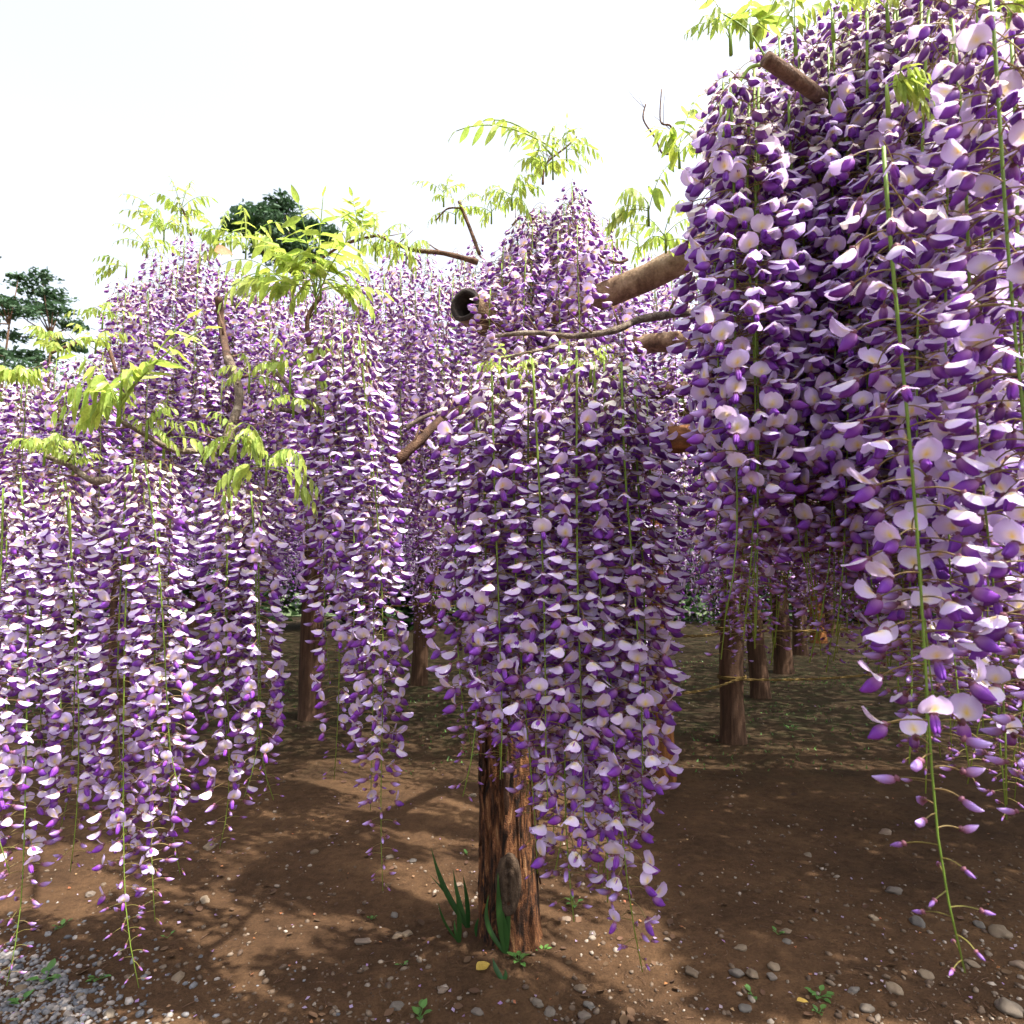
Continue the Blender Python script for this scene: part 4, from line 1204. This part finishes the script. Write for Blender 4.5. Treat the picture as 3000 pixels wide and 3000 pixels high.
sprig(430, 1270, 1.45, 120, 6, 'feathery young tuft right of the big left shoot', 46, dirs=[80, 40, 20, 110, 60, 0], droop=1.3)
sprig(480, 1320, 1.5, 150, 2, 'small leaf hanging over the gnarled horizontal branch', 62, dirs=[60, 20], droop=1.3)
sprig(130, 1340, 1.48, 110, 8, 'feathery tuft at the tip of the far left branch', 48, up=.8, pairs=6, droop=1.3)
sprig(215, 1370, 1.5, 90, 5, 'small tuft on the middle of the far left branch', 42, up=1.0, droop=1.1)
sprig(925, 900, 1.62, 220, 11, 'large bright yellow green leaf tuft on the left skyline', 98, up=1.5, pairs=5, dirs=[100, 80, 60, 130, 150, 40, 95, 115, 70, 20, 165, 85, 105, 50, 125, 75], droop=.55)
sprig(940, 860, 1.68, 170, 7, 'pale narrow leaf tuft drooping behind the large bright tuft', 70, up=.8, pairs=6, dirs=[10, 30, 150, 170, 60, 120, 90, 45, 135, 0], droop=1.8)
sprig(840, 850, 1.75, 200, 4, 'leafy arching spray left of the large bright tuft', 75, dirs=[150, 165, 130, 175], droop=1.3)
sprig(480, 700, 2.4, 130, 9, 'leaf tuft on the peak of the wide rear mound', 42, up=1.3, droop=1.1)
sprig(530, 640, 2.5, 110, 6, 'topmost leaf spray of the wide rear mound', 44, up=1.6, droop=1.0)
sprig(430, 740, 2.3, 110, 6, 'leaf tuft at the upper left shoulder of the rear mound', 38, up=1.0)
sprig(640, 720, 2.35, 110, 6, 'leaf tuft beside the brown dry leaf', 44, up=.9)
sprig(720, 745, 2.3, 150, 6, 'broad leaf spray right of the brown dry leaf', 62, dirs=[40, 20, 70, 120, 150, 95], droop=1.4)
sprig(370, 800, 2.2, 100, 3, 'thin spray sticking out left of the rear mound', 40, dirs=[160, 130, 175], droop=1.3)
sprig(280, 1020, 2.1, 85, 5, 'leaf tuft above the arching branch of the low left mound', 44, up=1.0)
sprig(170, 1040, 2.1, 80, 5, 'leaf tuft over the low left mound', 46, up=.9)
sprig(50, 1110, 2.0, 80, 6, 'wide leaf tuft at the left edge', 56, up=.7)
sprig(135, 990, 2.4, 55, 4, 'pale small spray under the cedars', 36, up=1.0)
sprig(300, 950, 2.2, 110, 5, 'drooping spray between the cedars and the rear mound', 42, up=.9, droop=1.4)
sprig(730, 1130, 1.6, 110, 6, 'small drooping tuft on the upright grey branch', 42, dirs=[100, 130, 60, 30, 150, 20], droop=1.5)
sprig(850, 1130, 1.6, 140, 4, 'leaf spray right of the upright grey branch', 60, dirs=[130, 60, 20, 100], droop=1.2)
sprig(690, 1330, 1.5, 130, 5, 'leaf spray hanging over the left of the third clump', 62, dirs=[100, 60, 30, 150, 10], droop=1.4)
sprig(780, 1400, 1.5, 190, 8, 'long drooping leaf spray across the third clump', 70, dirs=[160, 140, 20, 0, 60, 100, 175, 40], droop=1.5)
sprig(860, 1200, 1.55, 100, 5, 'small sprig at the middle of the third clump', 42, up=.5, droop=1.2)
sprig(1100, 750, 2.2, 130, 8, 'yellow green spray on the skyline right of the bright tuft', 50, up=.9, droop=1.4)
sprig(1050, 720, 2.3, 110, 6, 'upright leaflets on the skyline behind the bright tuft', 56, up=2.0, droop=.5)
sprig(1190, 760, 2.3, 100, 7, 'drooping spray over the skyline branch', 42, up=.8, droop=1.5)
sprig(1335, 640, 2.1, 100, 5, 'small leaf tuft on the bare brown stub', 40, up=1.0, droop=1.3)
sprig(1300, 590, 2.1, 90, 4, 'tiny leaf spray above the thin curving twig', 34, up=1.2)
sprig(1620, 510, 2.0, 330, 2, 'long arching compound leaf reaching left against the sky', 76, dirs=[148, 120], droop=.8, pairs=5)
sprig(1600, 500, 2.0, 130, 9, 'leaf tuft at the peak of the central mound', 54, up=1.2, droop=1.1)
sprig(1500, 600, 2.0, 120, 8, 'leaf tuft on the left slope of the central mound', 48, up=1.0, droop=1.3)
sprig(1660, 460, 2.05, 110, 5, 'small leaves at the tip of the dark young shoot', 44, dirs=[30, 60, 10, 90, 130], droop=1.2)
sprig(1440, 640, 2.1, 90, 5, 'thin tuft between the bare stub and the central mound', 36, up=1.0)
sprig(1900, 640, 1.5, 150, 5, 'leaf spray arching left beside the right mass', 74, dirs=[150, 130, 110, 165, 80], droop=1.4)
sprig(1950, 720, 1.6, 150, 7, 'bright leaf tuft low in the sky gap beside the right mass', 62, up=.8, droop=1.2)
sprig(1870, 740, 2.0, 120, 6, 'pale leaf tuft behind the sky gap', 46, up=.8, droop=1.2)
sprig(1990, 470, 1.4, 130, 4, 'upright leaflets hugging the left edge of the right mass', 84, dirs=[80, 100, 60, 120], droop=.9)
sprig(2140, 130, 1.0, 190, 3, 'arching leaf reaching out left at the top of the right mass', 72, dirs=[130, 145, 110], droop=1.35, pairs=6)
sprig(2200, 110, 1.0, 140, 3, 'upright broad leaflets at the top left of the right mass', 96, dirs=[85, 110, 60, 45, 95], droop=.8)
sprig(2330, 130, 1.0, 150, 3, 'backlit leaf spray over the cut branch stub', 84, dirs=[95, 70, 120, 45, 150, 30], droop=1.3)
sprig(2440, 90, 1.0, 160, 3, 'backlit leaf spray at the top centre of the right mass', 90, dirs=[80, 50, 110, 140, 30, 95], droop=1.2)
sprig(2600, 60, .95, 170, 3, 'leaf spray near the top edge of the right mass', 84, dirs=[100, 75, 130, 50, 150, 25], droop=1.3)
sprig(2600, 300, .80, 170, 4, 'yellow backlit leaf lying over the racemes of the right mass', 92, dirs=[45, 25, 60], droop=1.6)
sprig(2960, 60, .8, 120, 3, 'single leaf at the top right corner', 80, dirs=[80, 110, 60], droop=1.2)
sprig(1490, 1110, 1.22, 120, 6, 'tiny spiky young leaves over the central clump', 36, up=.8, droop=.8)
sprig(1730, 1090, 1.22, 110, 4, 'tiny green sprig in the middle of the central clump', 38, up=.6, droop=.8)
sprig(2120, 500, 1.35, 150, 4, 'yellow green leaves seen through the left of the right mass', 80, dirs=[90, 60, 120, 30], droop=1.2)
sprig(2090, 700, 1.6, 130, 4, 'bright leaves glimpsed behind the left edge of the right mass', 70, dirs=[90, 60, 120, 30], droop=1.2)
# dry leaf caught on the rear mound
V, F = leaflet_mesh(.42, .3, 7)
o = link('dry_leaf', mesh_from('dry_leaf', V, F, M['dry_leaf']), None, at(628, 735, 2.2)); o.scale = (.06,) * 3; o.rotation_euler = (1.1, -.1, .2)
tag(o, 'brown dry leaf caught on top of the rear mound', 'leaf')
g = ground_at(1395, 2885)
o = link('fallen_leaf', mesh_from('fallen_leaf', *leaflet_mesh(.36, .15, 7), M['yellow_leaf']), None, (g.x, g.y, hgt(g.x, g.y) + .012)); o.scale = (.042,) * 3; o.rotation_euler = (.25, -.2, .5)
tag(o, 'yellow fallen leaf on the soil below the post', 'leaf')
g = ground_at(2335, 2955)
o = link('fallen_leaf', o.data, None, (g.x, g.y, hgt(g.x, g.y) + .012)); o.scale = (.028, .02, .028); o.rotation_euler = (.2, -.1, -.2)
tag(o, 'small narrow yellow leaf on stony soil near the bottom edge', 'leaf')

# iris-like shoots by the post
def blades(px, py, spec, label):
    g = ground_at(px, py)
    base = Vector((g.x, g.y, hgt(g.x, g.y) - .005))
    root = tag(empty('iris_shoot', base), label, 'plant', 'blade leaved shoots at the post foot')
    k = g.y / FPX
    for (dx, dy, w, bend) in spec:
        V, F = [], []
        n = 10
        tip = Vector((dx * k, rng.uniform(-.02, .02), dy * k))
        sidev = Vector((1, rng.uniform(-.4, .4), 0)).normalized() if abs(dx) < dy else Vector((.5, .2, .8)).normalized()
        for i in range(n + 1):
            t = i / n
            c = tip * t + Vector((bend * k * math.sin(math.pi * t), 0, 0))
            if bend > 900: pass
            ww = w * k * .5 * (1 - t ** 2.5) * (.75 + .5 * math.sin(math.pi * t)) + .0003
            V += [tuple(c - sidev * ww), tuple(c + Vector((0, -ww * .35, 0))), tuple(c + sidev * ww)]
        for i in range(n):
            for q in (0, 1):
                b = i * 3 + q
                F.append((b, b + 3, b + 4, b + 1))
        link('blade', mesh_from('blade', V, F, M['blade']), root)
    return root
blades(1372, 2755, [(-105, 215, 15, -14), (-45, 150, 12, -6), (-16, 145, 11, 4), (-110, 140, 10, 10)], 'dark green blade shoot, tallest one left of the post')
blades(1345, 2795, [(-8, 125, 12, 4), (-60, 110, 9, -10), (-14, 60, 8, -4)], 'short green blade shoot in front of the tallest one')
blades(1482, 2835, [(-22, 215, 18, -6), (8, 160, 13, 2), (-48, 150, 13, -26), (-8, 120, 12, 5)], 'bright green blade shoot growing right against the post foot')
blades(1400, 2780, [(42, 95, 11, -20)], 'single curved blade between the shoots and the post')
blades(1475, 2895, [(-30, 50, 14, -4), (4, 30, 10, 4)], 'small stubby shoot in the soil below the post')
# small weeds
def weed(px, py, n, size, label):
    g = ground_at(px, py)
    root = tag(empty('weed', (g.x, g.y, hgt(g.x, g.y))), label, 'weed', 'small weeds on the soil')
    s = size / FPX * g.y
    for i in range(n):
        a = rng.uniform(0, 6.28); d = Vector((math.cos(a), math.sin(a), rng.uniform(.2, 1.0)))
        ln = rng.uniform(.2, .9) * s
        q = d.normalized() * ln * .5
        V, F = leaflet_mesh(.33, .2, 4)
        W = (np.array(V) * s * .45) @ np.array(frame(d).to_3x3()).T + np.array(q)
        mb = MB(); mb.add(W, F); v2, f2 = tube([(0, 0, 0), q], s * .02, 3); mb.add(v2, f2)
        link('leaf', mb.mesh('leaf', M['weed']), root)
    return root
WEEDS = [(1520, 2860, 7, 50, 'low weed with small leaves right of the shoot at the post foot'), (1230, 2985, 8, 60, 'green weed cut by the bottom edge left of centre'),
 (135, 2875, 7, 70, 'broad leaved weed among the grey gravel'), (290, 2870, 7, 50, 'weed with a pale leaf at the edge of the gravel'),
 (180, 2720, 6, 40, 'small weed above the gravel patch'), (2400, 2925, 9, 50, 'bushy little weed among stones at the lower right'),
 (2205, 2920, 6, 40, 'thin weed beside stones at the lower right'), (1590, 2810, 5, 36, 'tiny weed right of the post'), (1685, 2660, 6, 40, 'weed under the tip of the straight stem raceme'),
 (1180, 2835, 5, 30, 'upright little weed left of the post'), (1090, 2690, 5, 30, 'tiny weed on dark soil left of the post'), (1370, 2505, 4, 26, 'tiny weed behind the tall shoot'),
 (490, 2750, 4, 30, 'little weed beside the long left raceme tip'), (2400, 2980, 6, 40, 'weed at the bottom edge at right'), (2280, 2745, 5, 34, 'weed behind the dark blue grey stone'), (60, 2950, 6, 50, 'weed in the bottom left gravel'),
 (2320, 2145, 5, 30, 'weed right of the rope tied post'), (2260, 2000, 5, 26, 'weed before the leaning post')]
for w_ in WEEDS: weed(*w_)

# ------------------------------------------------------------------ far trees
def tree_mesh(root, clumps, trunk_pts, tr, mat, leaf=.35, per=260, flat=.35, seed=1):
    V, F = tube(trunk_pts, [tr * (1 - .75 * i / (len(trunk_pts) - 1)) for i in range(len(trunk_pts))], 9)
    t = link('trunk', mesh_from('trunk', V, F, M['dark_bark']), root)
    top = [Vector(p) for p in trunk_pts]
    lr = np.random.RandomState(seed)
    for (cx, cy, cz, rx, rz) in clumps:
        b = min(top, key=lambda p: abs(p.z - (cz - rz * 1.5)))
        V, F = tube([b, b.lerp(Vector((cx, cy, cz)), .6) + Vector((0, 0, -rz * .3)), (cx, cy, cz)], [tr * .3, tr * .2, tr * .08], 5)
        link('limb', mesh_from('limb', V, F, M['dark_bark']), root)
    Vs, n = [], 0
    for (cx, cy, cz, rx, rz) in clumps:
        m = int(per * (rx * rx) ** .8)
        u = lr.normal(size=(m, 3)); u /= np.linalg.norm(u, axis=1)[:, None]
        rr = lr.rand(m) ** .4
        lump = 1 + .35 * np.sin(u[:, 0] * 7 + cx) * np.sin(u[:, 1] * 6 + cz)
        P = u * rr[:, None] * lump[:, None] * (rx, rx, rz) + (cx, cy, cz)
        for k in range(3):
            pass
        A = lr.normal(size=(m, 3)) * leaf * (1, 1, .5); B = lr.normal(size=(m, 3)) * leaf * .35
        T = np.stack([P - A * .5 - B * .5, P + A * .5 - B * .3, P + A * .3 + B, P - A * .4 + B * .6], 1)
        Vs.append(T.reshape(-1, 3)); n += m
    o = link('crown', mesh_from('crown', np.concatenate(Vs), np.arange(n * 4).reshape(n, 4), mat, smooth=False), root)
def pt(px, py, Y): return tuple(at(px, py, Y))
def far_tree(px, Y, spec, lean, label, name, mat, tr=.3, leaf=.32, per=240, seed=1, cat='tree'):
    """spec: list of (px, py, width px, height px) clumps."""
    b = at(px, 1700, Y); b.z = 0
    root = tag(empty(name, b), label, cat, 'tall conifers beyond the trellis')
    rl = random.Random(seed)
    cl = []
    for (cx, cy, w, h) in spec:
        c = at(cx, cy, Y) - b
        cl.append((c.x, rl.uniform(-1.5, 1.5), c.z, w / FPX * Y * .5, h / FPX * Y * .5))
    topz = max(c[2] for c in cl)
    tp = [Vector((lean * t + .2 * math.sin(t * 5 + seed), 0, topz * .80 * t)) for t in np.linspace(0, 1, 9)]
    tree_mesh(root, cl, tp, tr, mat, leaf, per, seed=seed)
far_tree(75, 40, [(110, 800, 90, 30), (70, 830, 130, 36), (130, 850, 120, 32), (60, 880, 150, 34), (150, 895, 110, 30), (170, 930, 110, 26), (90, 935, 150, 30), (30, 985, 110, 28), (140, 985, 120, 28), (70, 1040, 160, 34), (190, 1000, 60, 20), (110, 1100, 180, 50)], .5,
         'cedar with flat layered dark foliage at the left', 'cedar_tree', M['dark_leaf'], .2, .22, 170, 5)
far_tree(-25, 38, [(-20, 760, 70, 30), (5, 780, 60, 20), (-30, 850, 90, 30), (0, 870, 80, 24), (-10, 960, 110, 30), (10, 1040, 90, 30)], -.3,
         'cedar cut by the left edge of the photo', 'cedar_tree', M['dark_leaf'], .2, .22, 170, 8)
far_tree(830, 42, [(770, 640, 130, 60), (830, 610, 110, 50), (740, 680, 110, 50), (860, 650, 120, 60), (800, 690, 180, 70), (905, 665, 90, 50), (950, 650, 60, 44), (700, 690, 60, 40), (960, 690, 60, 50), (850, 730, 230, 60)], .4,
         'round crowned pine rising behind the wide rear mound', 'pine_tree', M['dark_leaf'], .3, .26, 330, 9)
# hedge bushes and small trees behind the trellis
for i in range(15):
    Y = rng.uniform(15, 19); px = [-300, -100, 120, 420, 700, 1000, 1250, 1500, 1750, 2260, 2500, 2680, 2850, 3050, 3250][i] + rng.uniform(-30, 30)
    b = at(px, 1700, Y); b.z = 0
    root = tag(empty('background_bush', b), 'dark green bush far behind the posts, ' + ORD[i] + ' from the left of its row', 'bush', 'dark bushes behind the trellis')
    cl = [(rng.uniform(-1.6, 1.6), rng.uniform(-1, 1), rng.uniform(.5, 2.4), rng.uniform(1.0, 1.6), rng.uniform(.8, 1.2)) for _ in range(9)]
    tree_mesh(root, cl, [Vector((0, 0, 0)), Vector((0, 0, .8)), Vector((.1, 0, 1.8))], .15, M['hedge'], .16, 320, seed=40 + i)

# ------------------------------------------------------------------ glimpsed things behind
def box(mb, x0, x1, y0, y1, z0, z1):
    V = [(x0, y0, z0), (x1, y0, z0), (x1, y1, z0), (x0, y1, z0), (x0, y0, z1), (x1, y0, z1), (x1, y1, z1), (x0, y1, z1)]
    mb.add(V, [(0, 3, 2, 1), (4, 5, 6, 7), (0, 1, 5, 4), (1, 2, 6, 5), (2, 3, 7, 6), (3, 0, 4, 7)])
def boxes(name, parent, mat, *bs):
    mb = MB()
    for b in bs: box(mb, *b)
    return link(name, mb.mesh(name, mat, smooth=False), parent)
q = at(270, 1720, 12.0)
stand = tag(empty('park_kiosk', (q.x, q.y, 0)), 'cream walled stand with a grey leg glimpsed between the left clumps', 'stand')
boxes('wall', stand, M['plaster'], (-1.6, 1.0, 0, .8, .88, 1.45))
boxes('counter', stand, M['white'], (-1.7, 1.1, -.12, .9, .78, .86))
boxes('roof', stand, M['roof_dark'], (-1.8, 1.2, -.3, 1.1, 1.46, 1.56))
for x in (-1.5, -.05, .9): boxes('leg', stand, M['concrete'], (x - .09, x + .09, .05, .25, 0, .777))
for px, w in ((2005, 26), (2325, 22)):
    q = at(px, 1700, 17)
    r_ = tag(empty('notice_board', (q.x, q.y, 0)), 'small white and red board on the far lawn, %s of the post row' % ('left' if px < 2100 else 'in the middle'), 'sign', 'small boards on the lawn')
    boxes('panel', r_, M['white'], (-.2, .2, 0, .04, .75, 1.25)); boxes('stripe', r_, M['red'], (-.2, .2, -.02, -.002, 1.0, 1.12))
    boxes('leg', r_, M['steel'], (-.18, -.15, .01, .04, 0, .749)); boxes('leg', r_, M['steel'], (.15, .18, .01, .04, 0, .749))
print('OBJECTS', len(bpy.data.objects))
